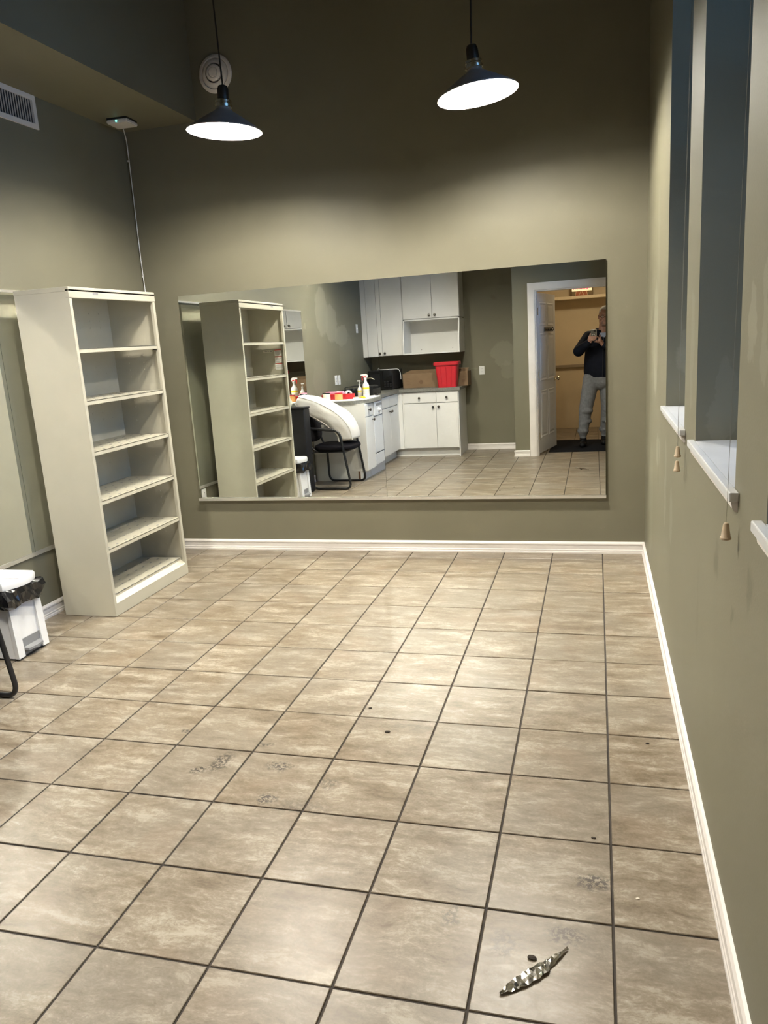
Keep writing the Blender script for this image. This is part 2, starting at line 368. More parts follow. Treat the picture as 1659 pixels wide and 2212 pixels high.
# ------------------------------------------------------------------ walls
g = G(); g.box(XL-0.12, XR+0.02, YB, YB+0.12, -0.06, ZC)
struct('wall_back', g, 'wall', 'olive painted end wall carrying the wide mirror', 'wall')
g = G(); g.box(XL-0.12, XL, YK-0.12, YB, -0.06, ZC)
struct('wall_left', g, 'wall_left', 'olive painted side wall with patched plaster above the counter', 'wall')
g = G(); g.box(XL, XJ+0.0, YK-0.12, YK, -0.06, ZC)
struct('wall_kitchen', g, 'wall_kitchen', 'olive wall behind the cabinets with pale repair patches', 'wall')
g = G(); g.box(XJ, XJ+0.08, YV-0.10, YD, -0.06, ZC)
struct('wall_jog', g, 'wall', 'short olive return wall between kitchen recess and doorway', 'wall')
# door wall with opening
DX0, DX1, DZ = -0.757, 0.165, 2.05
g = G(); g.box(XJ+0.08, DX0, YD-0.12, YD, -0.06, ZC); g.box(DX1, XV1+0.1, YD-0.12, YD, -0.06, ZC); g.box(DX0, DX1, YD-0.12, YD, DZ, ZC)
struct('wall_door', g, 'wall', 'olive wall around the white framed doorway', 'wall')
# right wall with three window openings
WIN = [(-2.10, -1.32), (-3.19, -2.435), (-4.30, -3.54)]; WZ0, WZ1, WD = 1.125, 3.25, 0.34
g = G()
g.box(XR, XR+WD, YD, YB+0.12, -0.06, WZ0-0.012); g.box(XR, XR+WD, YD, YB+0.12, WZ1, ZC)
ys = [YB+0.12]
for a, b in WIN: ys += [b, a]
ys.append(YD)
for k in range(0, len(ys), 2): g.box(XR, XR+WD, ys[k+1], ys[k], WZ0-0.012, WZ1)
struct('wall_right', g, 'wall_right', 'olive window wall with scuffs and pale filler patches', 'wall')
g = G(); g.box(XL-0.12, XR+WD, YK-0.12, YB+0.12, ZC, ZC+0.1)
struct('ceiling', g, 'ceiling', 'dark high ceiling', 'ceiling')
g = G(); g.box(XL, -2.68, YK, YB, ZS, ZC)
struct('wall_soffit', g, 'soffit', 'boxed olive bulkhead along the top of the side wall', 'bulkhead')
# entry room beyond the doorway
g = G(); g.box(XV0-0.1, XV1+0.1, YV-0.1, YV, -0.06, ZV)
struct('wall_entry_far', g, 'vest_wall', 'cream entry wall with shelf and rail', 'wall')
g = G(); g.box(XV1, XV1+0.1, YV, YD-0.12, -0.06, ZV)
struct('wall_entry_side', g, 'vest_wall', 'cream entry side wall', 'wall')
g = G(); g.box(XJ+0.08, XJ+0.09, YV, YD-0.12, -0.06, ZV)
struct('wall_entry_jog', g, 'vest_wall', 'cream entry wall face behind the open door', 'wall')
g = G(); g.box(XJ+0.08, XV1+0.1, YV-0.1, YD-0.12, ZV, ZV+0.1)
struct('ceiling_entry', g, 'vest_trim', 'cream entry ceiling', 'ceiling')
g = G(); g.box(XR+WD+0.02, 9, -12, 7, -0.4, -0.3)
struct('ground', g, 'pavement', 'grey pavement outside the windows', 'ground')

# ------------------------------------------------------------------ baseboards
BBP = [(0, 0), (0.016, 0), (0.016, 0.012), (0.0135, 0.016), (0.0135, 0.026), (0.011, 0.030), (0.011, 0.058), (0.014, 0.062), (0.014, 0.070), (0.008, 0.079), (0, 0.082)]
def baseboard(name, p0, p1, nrm, label):
    p0, p1, nrm = Vector(p0), Vector(p1), Vector(nrm)
    g = G(); g.poly([p0+nrm*a+Vector((0, 0, b)) for a, b in BBP], p1-p0)
    return struct(name, g, 'white_trim', label, 'baseboard')
baseboard('baseboard_back', (XL, YB, 0), (XR, YB, 0), (0, -1, 0), 'white moulded baseboard under the wide mirror')
baseboard('baseboard_right', (XR, YD, 0), (XR, YB-0.016, 0), (-1, 0, 0), 'white moulded baseboard below the windows')
baseboard('baseboard_left', (XL, YB-0.016, 0), (XL, -2.88, 0), (1, 0, 0), 'white moulded baseboard behind bookcase and pedal bin')
baseboard('baseboard_kitchen', (-1.77, YK, 0), (XJ, YK, 0), (0, 1, 0), 'white baseboard in the recess beside the base cabinets')
baseboard('baseboard_door', (XJ, YD, 0), (DX0-0.09, YD, 0), (0, 1, 0), 'short chipped white baseboard beside the door casing')
baseboard('baseboard_jog', (XJ, YK, 0), (XJ, YD+0.016, 0), (-1, 0, 0), 'white baseboard on the short return wall')

# ------------------------------------------------------------------ windows
WL = ['white silled window nearest the wide mirror wall', 'white silled window between the other two windows', 'white silled window next to the doorway']
for k, (a, b) in enumerate(WIN):
    w = thing('window_%d' % (k+1), (XR+WD-0.05, (a+b)/2, WZ0), WL[k], 'window', kind='structure')
    g = G(); x0, x1 = XR+WD-0.075, XR+WD-0.02
    for yy in (a, b-0.045): g.box(x0, x1, yy, yy+0.045, WZ0, WZ1)
    g.box(x0, x1, a+.045, b-.045, WZ0, WZ0+0.05); g.box(x0, x1, a+.045, b-.045, WZ1-0.05, WZ1); g.box(x0+.008, x1-.008, a+.045, b-.045, 2.15, 2.19)
    g.build('window_frame', 'sill_white', w)
    for z0, z1 in ((WZ0+0.05, 2.15), (2.19, WZ1-0.05)):
        g = G(); g.box(x0+0.02, x0+0.026, a+0.045, b-0.045, z0, z1); g.build('pane', 'glass', w)
    g = G(); g.box(XR-0.022, XR-0.0005, a-0.062, b+0.032, WZ0-0.012, WZ0+0.010, 0.003); g.box(XR-0.001, x0, a+0.0005, b-0.0005, WZ0-0.012, WZ0+0.010)
    g.build('sill', 'sill_white', w)
    g = G(); pr = [(0, 0), (0.006, 0), (0.012, 0.008), (0.014, 0.020), (0.014, 0.026), (0, 0.026)]
    g.poly([Vector((XR-p, a-0.045, WZ0-0.038+q)) for p, q in pr], (0, b-a+0.06, 0)); g.build('apron', 'white_trim', w)
# raised blinds and their hanging cords
BC = [('pair of blind cords with wooden tassels hanging at the sill nearest the mirror wall', 2), ('single blind cord with wooden tassel hanging at the sill between two windows', 1),
      ('single blind cord with wooden tassel at the window next to the doorway', 1)]
BLL = ['raised white slat blind at the top of the window nearest the mirror wall', 'raised white slat blind at the top of the window between two others', 'raised white slat blind at the top of the window next to the doorway']
for k, (a, b) in enumerate(WIN):
    t = thing('window_blind', (XR+0.03, (a+b)/2, WZ1-0.2), BLL[k], 'blind', 'raised window blinds')
    g = G(); g.box(XR+0.005, XR+0.05, a+0.004, b-0.004, WZ1-0.045, WZ1-0.001, 0.003); g.build('headrail', 'white_plastic', t)
    for q in range(16):
        z = WZ1-0.052-q*0.0075
        g = G(); g.box(XR+0.004, XR+0.052, a+0.008, b-0.008, z-0.0035, z); g.build('slat', 'white_plastic', t)
    g = G(); g.box(XR+0.012, XR+0.044, a+0.008, b-0.008, WZ1-0.195, WZ1-0.178, 0.003); g.build('bottom_rail', 'white_plastic', t)
    lab, n = BC[k]
    c = thing('blind_cord', (XR-0.026, a-0.012, 1.0), lab, 'cord', 'blind cords')
    yy = a-(0.056, 0.066, 0.066)[k]
    g = G()
    for q in range(n):
        zb = (1.075, 1.02)[q] if n == 2 else 1.066
        g.tube([(XR+0.002, yy+0.05, WZ1-0.05), (XR-0.004, yy+0.02*q, WZ1-0.12), (XR-0.0255, yy+0.012*q, WZ0+0.012), (XR-0.0265, yy+0.012*q, zb)], 0.0005, 6)
    g.build('cord', 'cordwhite', c)
    for q in range(n):
        zb = (1.075, 1.02)[q] if n == 2 else 1.066
        g = G(); g.lathe([(0.002, 0.001), (0.005, 0.0), (0.0065, -0.004), (0.0105, -0.031), (0.0125, -0.033), (0.0125, -0.037), (0.009, -0.039)], (XR-0.0265, yy+0.012*q, zb), n=16)
        g.build('tassel', 'tassel', c, True)

# ------------------------------------------------------------------ mirrors
XS, YM = -1.484, YB-0.024
def my(m, x, z): return YM+m[0]*(x-XS)+m[1]*(z-1.15)
wm = thing('wall_mirror', (-1.48, YB, 0.405), 'wide frameless two panel mirror on the end wall reflecting the kitchen and doorway', 'mirror')
for (xa, xb, m) in ((-2.98, XS-0.0007, (-0.0112, 0.0085)), (XS+0.0007, 0.021, (0.0009, 0.0080))):
    g = G(); z0, z1 = 0.406, 1.914
    f = [Vector((xa, my(m, xa, z0), z0)), Vector((xb, my(m, xb, z0), z0)), Vector((xb, my(m, xb, z1), z1)), Vector((xa, my(m, xa, z1), z1))]
    bk = [Vector((p.x, YB, p.z)) for p in f]
    g.quad(*f, 0); g.quad(*bk[::-1], 1)
    for i in range(4): g.quad(f[i], bk[i], bk[(i+1) % 4], f[(i+1) % 4], 1)
    bmesh.ops.remove_doubles(g.bm, verts=g.bm.verts, dist=1e-6)
    g.build('mirror_panel', ['mirror', 'mirror_edge'], wm)
g = G(); g.box(-2.985, 0.024, YM-0.014, YB, 0.392, 0.4058); g.box(-2.985, 0.024, YM-0.014, YM-0.0105, 0.4058, 0.412); g.build('bottom_channel', 'alu', wm)
lm = thing('wall_mirror', (XL, -1.4, 0.405), 'tall frameless two panel mirror on the side wall partly behind the bookcase', 'mirror')
for (ya, yb) in ((-2.825, -1.4025), (-1.4005, -0.06)):
    g = G(); xf = XL+0.008
    g.box(XL, xf, ya, yb, 0.412, 1.914)
    for fc in g.bm.faces:
        if fc.calc_center_median().x > xf-1e-4: fc.material_index = 0
        else: fc.material_index = 1
    g.build('mirror_panel', ['mirror', 'mirror_edge'], lm)
g = G(); g.box(XL, XL+0.014, -2.83, -0.055, 0.398, 0.412); g.box(XL+0.0105, XL+0.014, -2.83, -0.055, 0.412, 0.42); g.build('bottom_channel', 'alu', lm)
g = G(); g.box(XL, XL+0.0125, -2.83, -0.055, 1.914, 1.921); g.box(XL+0.009, XL+0.0125, -2.83, -0.055, 1.908, 1.914); g.build('top_channel', 'alu', lm)

# ------------------------------------------------------------------ bookcase
bx0, bx1, by0, by1, bz = -3.157, -2.805, -1.333, -0.467, 1.905
bc = thing('bookcase', ((bx0+bx1)/2, (by0+by1)/2, 0), 'tall putty coloured steel bookcase with six empty bays', 'bookcase')
for y0, y1 in ((by0, by0+0.004), (by1-0.004, by1)):
    g = G(); g.box(bx0, bx1, y0, y1, 0.003, bz-0.006); g.build('side_panel', 'steel_beige', bc)
for y0, y1 in ((by0+0.004, by0+0.024), (by1-0.024, by1-0.004)):
    g = G(); g.box(bx1-0.022, bx1, y0, y1, 0.075, bz-0.062, 0.002); g.build('front_post', 'steel_beige', bc)
g = G(); g.box(bx0, bx0+0.004, by0+0.004, by1-0.004, 0.003, bz-0.008)
g.build('back_panel', 'steel_beige', bc)
g = G(); g.box(bx0-0.002, bx1+0.003, by0-0.002, by1+0.002, bz-0.026, bz, 0.003); g.box(bx1-0.020, bx1+0.003, by0-0.002, by1+0.002, bz-0.060, bz-0.012, 0.003); g.build('top', 'steel_beige', bc)
g = G(); g.box(bx1-0.004, bx1, by0+0.004, by1-0.004, 0.003, 0.078); g.poly([Vector((bx1, by0+0.004, 0.078)), Vector((bx1-0.03, by0+0.004, 0.105)), Vector((bx1-0.034, by0+0.004, 0.105)), Vector((bx1-0.034, by0+0.004, 0.078))], (0, by1-by0-0.008, 0)); g.build('kick_plate', 'steel_beige', bc)
SH = [1.572, 1.282, 0.992, 0.702, 0.411, 0.122]
slot_me = None
def slotset(g, z):
    n = 9
    for q in range(n):
        for r in range(4):
            yy = by0+0.07+q*(by1-by0-0.14)/(n-1); xx = bx1-0.035-r*0.075
            g.box(xx-0.004, xx+0.004, yy-0.010, yy+0.010, z+0.0002, z+0.0012)
for k, z in enumerate(SH):
    g = G(); xf = bx1-0.006 if k < 5 else bx1-0.030
    g.box(bx0+0.004, xf, by0+0.0245, by1-0.0245, z-0.004, z); g.box(xf-0.004, xf, by0+0.0245, by1-0.0245, z-0.024, z-0.0005); g.box(bx0+0.004, bx0+0.008, by0+0.0245, by1-0.0245, z-0.02, z-0.004)
    sh = g.build('shelf', 'steel_beige', bc)
    g = G(); slotset(g, z); tag(g.build('shelf_slots', 'grey_part_and_shade', sh), kind='stuff')  # thin grey plates on the shelf, coloured as the shade inside its slots
    if k < 5:
        for yy, s in ((by0+0.004, 1), (by1-0.004, -1)):
            g = G(); g.box(bx1-0.034, bx1-0.012, yy, yy+s*0.032, z-0.031, z-0.025); g.box(bx1-0.016, bx1-0.012, yy, yy+s*0.005, z-0.03, z+0.045); g.build('shelf_clip', 'black_plastic', bc)
# punched notches on the back and side panels
g = G()
for k, z in enumerate(SH):
    for r in range(3):
        for q in range(7):
            yy = by0+0.12+q*0.105; zz = z+0.13+r*0.045
            g.box(bx0+0.0042, bx0+0.0062, yy-0.006, yy+0.006, zz-0.003, zz+0.003)
    for r in range(4):
        for q in range(2):
            g.box(bx0+0.10+q*0.11, bx0+0.109+q*0.11, by1-0.0062, by1-0.0042, z+0.09+r*0.045, z+0.097+r*0.045)
            g.box(bx0+0.10+q*0.11, bx0+0.109+q*0.11, by0+0.0042, by0+0.0062, z+0.09+r*0.045, z+0.097+r*0.045)
tag(g.build('punched_notches', 'steel_beige', bc), kind='stuff')
g = G(); g.box(bx1+0.0030, bx1+0.0042, by0+0.215, by0+0.262, bz-0.038, bz-0.024); g.build('maker_plate', 'grey_part_and_shade', bc)
for q in range(3):
    z = 1.505-q*0.062
    g = G(); g.box(bx1-0.115, bx1-0.045, by0+0.0045, by0+0.0052, z-0.056, z); lb = g.build('sticker', 'paper', bc)
    g = G(); g.box(bx1-0.115, bx1-0.045, by0+0.0052, by0+0.0057, z-0.006, z); g.build('sticker_band', 'trigger_red', lb)
    g = G()
    for l in range(4): g.box(bx1-0.110, bx1-0.055-0.01*(l % 2), by0+0.0052, by0+0.0056, z-0.018-l*0.009, z-0.015-l*0.009)
    tag(g.build('sticker_text', 'grey_part_and_shade', lb), kind='stuff')
g = G(); g.box(bx1-0.225, bx1-0.135, by0+0.0045, by0+0.0052, 1.485, 1.503); lb = g.build('sticker', 'cream', bc)
g = G()
for q in range(5): g.box(bx1-0.22+q*0.012, bx1-0.212+q*0.012, by0+0.0052, by0+0.0056, 1.490, 1.497)
g.box(bx1-0.155, bx1-0.140, by0+0.0052, by0+0.0056, 1.488, 1.500); tag(g.build('sticker_text', 'grey_part_and_shade', lb), kind='stuff')

# ------------------------------------------------------------------ pendant lamps
M['bulb_warm'] = mat('lit_bulb_dimmer', (1, 1, 1, 1), 0.4, var=0, emit=BULB_COL+(1,), estr=BULB*0.82)
def pendant(x, y, z, tilt, label, ax=(0, 1, 0), bulb='bulb'):
    """rim centre at (x, y, z)"""
    t = thing('pendant_lamp', (x, y, z), label, 'lamp', 'cone shade pendant lamps')
    R = Matrix.Translation((x, y, z)) @ Matrix.Rotation(tilt, 4, Vector(ax)) @ Matrix.Translation((-x, -y, -z))
    c = Vector((x, y, z)); r = 0.205
    prof_o = [(r, 0.0), (r, 0.005), (r*0.84, 0.028), (r*0.62, 0.056), (r*0.42, 0.082), (0.054, 0.100), (0.042, 0.112), (0.036, 0.121)]
    prof_i = [(0.034, 0.119), (0.040, 0.109), (0.051, 0.097), (r*0.42-0.004, 0.079), (r*0.62-0.004, 0.053), (r*0.84-0.004, 0.025), (r-0.004, 0.003), (r-0.001, 0.0)]
    g = G(); g.lathe(prof_o, c, n=48, cap=False); so = g.build('shade', 'shade_out', t, True, R)
    g = G(); g.lathe(prof_i, c, n=48, cap=False); g.build('shade_lining', 'shade_in', so, True, R)
    g = G(); g.lathe([(0.036, 0.119), (0.046, 0.122), (0.047, 0.134), (0.041, 0.137), (0.041, 0.143), (0.044, 0.145), (0.044, 0.156), (0.036, 0.160)], c, n=32); g.build('collar', 'nickel', t, True, R)
    g = G(); g.lathe([(0.030, 0.159), (0.031, 0.162), (0.030, 0.212), (0.024, 0.228), (0.010, 0.234)], c, n=24); g.build('socket_cap', 'dark_bronze', t, True, R)
    top = R @ (c+Vector((0, 0, 0.232)))
    g = G(); g.tube([top-Vector((0, 0, 0.004)), Vector((x, y, ZC-0.02))], 0.0045, 8); g.build('cord', 'dark_bronze', t, True)
    g = G(); g.lathe([(0.012, -0.03), (0.055, -0.022), (0.062, 0.0)], (x, y, ZC), n=24); g.build('ceiling_canopy', 'dark_bronze', t, True)
    g = G(); g.lathe([(0.012, 0.122), (0.024, 0.112), (0.038, 0.099), (0.046, 0.083), (0.046, 0.070), (0.040, 0.056), (0.027, 0.046), (0.006, 0.041)], c, n=24); g.build('bulb', bulb, t, True, R)
    return t
pendant(-2.00, -0.876, 2.678, math.radians(4.0), 'cone shade pendant lamp hanging in front of the round wall vent')
pendant(-0.609, -0.855, 2.682, math.radians(-6.0), 'tilted cone shade pendant lamp hanging toward the window wall')
pendant(-2.28, -2.95, 2.680, 0.0, 'cone shade pendant lamp hanging above the black armchair beside the counter', bulb='bulb_warm')
pendant(-1.47, -2.85, 2.680, 0.0, 'cone shade pendant lamp hanging over the middle of the open floor', bulb='bulb_warm')

# ------------------------------------------------------------------ round vent, grille, access point
t = thing('round_vent', (-2.50, YB, 3.20), 'round grey stepped air diffuser high on the end wall', 'vent')
c = (-2.50, YB, 3.322); ax = (0, -1, 0)
g = G(); g.lathe([(0.119, 0), (0.121, 0.006), (0.112, 0.014), (0.098, 0.018), (0.095, 0.010), (0.095, 0.0)], c, ax, 48); g.build('outer_ring', 'white_trim', t, True)
g = G(); g.lathe([(0.094, 0.004), (0.094, 0.012), (0.080, 0.026), (0.062, 0.030), (0.060, 0.022), (0.060, 0.004)], c, ax, 48); g.build('middle_ring', 'white_trim', t, True)
g = G(); g.lathe([(0.052, 0.002), (0.052, 0.036), (0.044, 0.043), (0.034, 0.044), (0.031, 0.040), (0.029, 0.046), (0.012, 0.049)], c, ax, 40); g.build('centre_disc', 'white_trim', t, True)
t = thing('air_grille', (XL, -1.06, 2.86), 'rectangular white louvred air grille high on the side wall', 'grille')
gy0, gy1, gz0, gz1 = -1.34, -0.785, 2.862, 3.048
g = G()
g.box(XL, XL+0.010, gy0, gy1, gz0, gz0+0.028); g.box(XL, XL+0.010, gy0, gy1, gz1-0.028, gz1); g.box(XL, XL+0.010, gy0, gy0+0.028, gz0+.028, gz1-.028); g.box(XL, XL+0.010, gy1-0.028, gy1, gz0+.028, gz1-.028)
g.build('frame', 'white_trim', t)
g = G(); g.box(XL, XL+0.001, gy0+.028, gy1-.028, gz0+.028, gz1-.028); g.build('duct_shade_sheet', 'black_plastic', t)  # flat black sheet; its colour stands in for the unlit duct behind
n = 24
for q in range(n):
    yy = gy0+0.036+q*(gy1-gy0-0.072)/(n-1)
    g = G(); g.box(XL+0.001, XL+0.0075, yy-0.0012, yy+0.0012, gz0+0.028, gz1-0.028); g.build('louvre', 'white_trim', t)
t = thing('access_point', (-3.09, -0.135, ZS-0.035), 'square white wireless access point mounted under the bulkhead', 'router')
a0 = math.radians(4)
def apm(z0, z1, e): return [Vector((-3.085+math.cos(a0+math.pi/4+k*math.pi/2)*e, -0.125+math.sin(a0+math.pi/4+k*math.pi/2)*e, z0)) for k in range(4)]
g = G(); g.poly(apm(ZS-0.035, 0, 0.105), (0, 0, 0.024)); bmesh.ops.bevel(g.bm, geom=list(g.bm.edges), offset=0.006, segments=2, affect='EDGES'); g.build('body', 'white_trim', t)
g = G(); g.poly(apm(ZS-0.011, 0, 0.10), (0, 0, 0.0115)); g.build('mount_plate', 'black_plastic', t)
g = G(); g.box(-3.085, -3.078, -0.204, -0.199, ZS-0.030, ZS-0.018); g.build('status_light', 'led', t)
g = G(); g.tube([(-3.16, 0.0, ZS-0.012), (-3.19, 0.06, ZS-0.03), (XL+0.02, YB-0.012, ZS-0.06), (XL+0.018, YB-0.009, 2.85), (XL+0.012, YB-0.010, 2.2), (XL+0.018, YB-0.008, 1.6), (XL+0.014, YB-0.010, 0.4)], 0.0035, 8)
tag(g.build('network_cable', 'white_plastic', None, True), 'thin white network cable running down the corner behind the bookcase', 'cable')
for z in (2.86, 2.07):
    g = G(); g.ball((XL+0.010, YB-0.010, z), (0.007, 0.006, 0.007), 8)
    tag(g.build('cable_clip', 'white_plastic', None, True), 'tiny white cable clip in the corner just %s' % ('below the access point' if z > 2.5 else 'above the bookcase'), 'clip', 'network cable clips')

# ------------------------------------------------------------------ wall plates
def plate(name, label, cat, c, axis, w, h, kind):
    """axis: outward normal, c: centre on wall"""
    c = Vector(c); nx = Vector(axis); tx = Vector((0, 0, 1)).cross(nx)
    t = thing(name, c, label, cat)
    def bx(u0, u1, z0, z1, d0, d1, nm, m):
        g = G(); p = [c+tx*u+Vector((0, 0, z))+nx*d for u in (u0, u1) for z in (z0, z1) for d in (d0, d1)]
        g.box(min(q.x for q in p), max(q.x for q in p), min(q.y for q in p), max(q.y for q in p), min(q.z for q in p), max(q.z for q in p), 0.001); return g.build(nm, m, t)
    bx(-w/2, w/2, -h/2, h/2, 0, 0.006, 'cover_plate', 'white_plastic')
    if kind == 'outlet':
        for z in (0.021, -0.021):
            r = bx(-0.017, 0.017, z-0.014, z+0.014, 0.006, 0.008, 'receptacle', 'white_plastic')
            for u in (-0.006, 0.006):
                g = G(); p = c+tx*u+Vector((0, 0, z+0.002))+nx*0.0083; g.box(p.x-0.0012, p.x+0.0012, p.y-0.0012, p.y+0.0012, p.z-0.004, p.z+0.004); g.build('slot', 'black_plastic', r)
    else:
        bx(-0.005, 0.005, -0.010, 0.010, 0.006, 0.014, 'toggle', 'white_plastic')
    return t
plate('wall_outlet', 'white duplex outlet on the olive wall beside the base cabinets', 'outlet', (-1.54, YK, 1.092), (0, 1, 0), 0.072, 0.116, 'outlet')
plate('light_switch', 'white switch plate on the side wall beside the upper cabinets', 'switch', (XL, -4.78, 1.75), (1, 0, 0), 0.072, 0.116, 'switch')
plate('wall_outlet', 'white outlet plate above the counter next to the switch plate', 'outlet', (XL, -3.83, 1.115), (1, 0, 0), 0.078, 0.116, 'outlet')
plate('light_switch', 'white switch plate above the counter beside its outlet plate', 'switch', (XL, -3.945, 1.112), (1, 0, 0), 0.072, 0.116, 'switch')
plate('wall_outlet', 'white outlet plate low on the wall between bookcase and corner', 'outlet', (XL, -0.375, 0.33), (1, 0, 0), 0.072, 0.116, 'outlet')

# ------------------------------------------------------------------ kitchen cabinets
FW, FS = -2.60, -4.77      # front planes of west run and south run
CT0, CT1 = 0.872, 0.910
def knob(x, y, z, nrm, parent):
    g = G(); g.lathe([(0.007, 0.0), (0.006, 0.012), (0.014, 0.018), (0.0165, 0.024), (0.014, 0.031), (0.006, 0.034)], (x, y, z), nrm, 20); return g.build('knob', 'knob', parent, True)
def frontS(x0, x1, z0, z1, y, nm, parent, kb=None):
    g = G(); g.box(x0+0.002, x1-0.002, y, y+0.018, z0+0.002, z1-0.002, 0.002); o = g.build(nm, 'white_matte', parent)
    if kb: knob(kb[0], y+0.018, kb[1], (0, 1, 0), o)
    return o
def frontW(y0, y1, z0, z1, x, nm, parent, kb=None):
    g = G(); g.box(x, x+0.018, y0+0.002, y1-0.002, z0+0.002, z1-0.002, 0.002); o = g.build(nm, 'white_matte', parent)
    if kb: knob(x+0.018, kb[0], kb[1], (1, 0, 0), o)
    return o
# south run
bs = thing('base_cabinet', (-2.2, -5.05, 0), 'white base cabinet with two drawers over two doors beside the olive recess', 'cabinet', 'white base cabinets')
g = G(); g.box(-2.545, -1.785, YK+0.0013, FS-0.018, 0.11, CT0); g.build('body', 'white_matte', bs)
g = G(); g.box(-2.674, -1.785, YK+0.0013, FS-0.075, 0.0, 0.11); g.box(-2.674, -1.785, FS-0.075, FS-0.063, 0, 0.022); g.build('toe_kick', 'white_matte', bs)
g = G(); g.box(-1.785, -1.775, YK+0.0013, FS-0.001, 0.0, CT0); g.build('side_panel', 'grey_laminate' if 'grey_laminate' in M else 'white_matte', bs)
frontS(-2.525, -2.078, 0.722, 0.862, FS-0.018, 'drawer', bs, (-2.305, 0.788)); frontS(-2.078, -1.787, 0.722, 0.862, FS-0.018, 'drawer', bs, (-1.935, 0.788))
frontS(-2.525, -2.084, 0.115, 0.714, FS-0.018, 'door', bs, (-2.122, 0.664)); frontS(-2.084, -1.787, 0.115, 0.714, FS-0.018, 'door', bs, (-2.046, 0.668))
cf_ = thing('corner_filler', (-2.57, -4.80, 0), 'narrow white corner filler between the two cabinet runs', 'cabinet filler')
g = G(); g.box(-2.60, -2.546, FS-0.6, FS-0.004, 0.11, CT0); g.box(-2.618, -2.60, FS-0.004, -4.722, 0.11, CT0); g.build('panel', 'white_matte', cf_)
# west run
YE = -2.93
bn = thing('base_cabinet', (-2.9, -3.06, 0), 'narrow white base cabinet with one drawer at the counter end behind the armchair', 'cabinet', 'white base cabinets')
g = G(); g.box(XL+0.0013, FW-0.018, -3.222, YE, 0.11, CT0); g.build('body', 'white_matte', bn)
g = G(); g.box(XL+0.0013, FW-0.075, -3.222, YE-0.001, 0.0, 0.11); g.build('toe_kick', 'white_matte', bn)
g = G(); g.box(XL+0.018, FW-0.085, YE, YE+0.012, 0.0, CT0); g.box(FW-0.085, FW-0.002, YE, YE+0.012, 0.115, CT0); g.build('end_panel', 'white_matte', bn)
g = G(); g.box(FW-0.125, FW-0.10, YE+0.012, YE+0.0135, 0.012, 0.11); g.build('broken_edge', 'wood_raw', bn)
frontW(-3.22, YE+0.01, 0.722, 0.862, FW-0.018, 'drawer', bn, (-3.05, 0.796)); frontW(-3.22, YE+0.01, 0.115, 0.714, FW-0.018, 'door', bn, (-3.175, 0.675))
dw = thing('dishwasher', (-2.9, -3.53, 0), 'white built in dishwasher with control dial panel', 'dishwasher')
g = G(); g.box(XL+0.05, FW-0.03, -3.838, -3.226, 0.10, 0.866); g.build('body', 'white_appl', dw)
g = G(); g.box(FW-0.03, FW+0.004, -3.836, -3.228, 0.275, 0.70, 0.004); g.build('door', 'white_appl', dw)
g = G(); g.box(FW-0.03, FW+0.014, -3.836, -3.228, 0.705, 0.866, 0.005); cpn = g.build('control_panel', 'white_appl', dw)
g = G(); g.box(FW+0.0135, FW+0.0155, -3.80, -3.30, 0.815, 0.845); g.build('handle_recess', 'grey_part_and_shade', cpn)  # raised grey strip painting the shade of a handle recess
g = G(); g.lathe([(0.030, 0), (0.030, 0.006), (0.020, 0.010), (0.018, 0.024), (0.015, 0.026)], (FW+0.014, -3.40, 0.765), (1, 0, 0), 24); g.build('dial', 'white_plastic', cpn, True)
for q in range(4):
    g = G(); g.box(FW+0.0135, FW+0.017, -3.78+q*0.06, -3.74+q*0.06, 0.755, 0.772, 0.001); g.build('push_button', 'grey_part_and_shade' if q == 0 else 'white_plastic', cpn)
g = G(); g.box(FW-0.03, FW+0.002, -3.836, -3.228, 0.135, 0.262, 0.003); g.build('access_panel', 'white_appl', dw)
g = G(); g.box(FW-0.05, FW-0.012, -3.836, -3.228, 0.262, 0.275); g.build('gap_strip', 'black_plastic', dw)
g = G(); g.box(XL+0.05, FW-0.07, -3.838, -3.226, 0.0, 0.10); g.build('toe_kick', 'white_appl', dw)
sk = thing('base_cabinet', (-2.9, -4.3, 0), 'white sink base cabinet with two doors next to the dishwasher', 'cabinet', 'white base cabinets')
g = G(); g.box(XL+0.0013, FW-0.018, -4.72, -3.842, 0.11, CT0); g.build('body', 'white_matte', sk)
g = G(); g.box(XL+0.0013, FW-0.075, -4.832, -3.842, 0.0, 0.11); g.build('toe_kick', 'white_matte', sk)
for (a, b, kk) in ((-4.325, -3.845, -4.285), (-4.72, -4.325, -4.365)):
    frontW(a, b, 0.722, 0.862, FW-0.018, 'false_front', sk)
    frontW(a, b, 0.115, 0.714, FW-0.018, 'door', sk, (kk, 0.662))
# countertop, one L
g = G()
g.poly([Vector(p+(CT0,)) for p in ((XL, YE+0.035), (-2.72, YE+0.035), (-2.575, YE-0.10), (-2.575, -4.745), (-1.755, -4.745), (-1.755, YK), (XL, YK))], (0, 0, CT1-CT0))
bmesh.ops.bevel(g.bm, geom=[e for e in g.bm.edges if abs(e.verts[0].co.z-e.verts[1].co.z) < 1e-6 and e.verts[0].co.z > 0.9], offset=0.004, segments=2, affect='EDGES')
tag(g.build('countertop', 'counter'), 'grey laminate worktop turning the kitchen corner', 'countertop')
g = G(); g.box(XL+0.001, -1.77, YK, YK+0.016, CT1, CT1+0.09); tag(g.build('backsplash', 'counter'), 'low grey laminate backsplash strip behind microwave and box', 'backsplash')
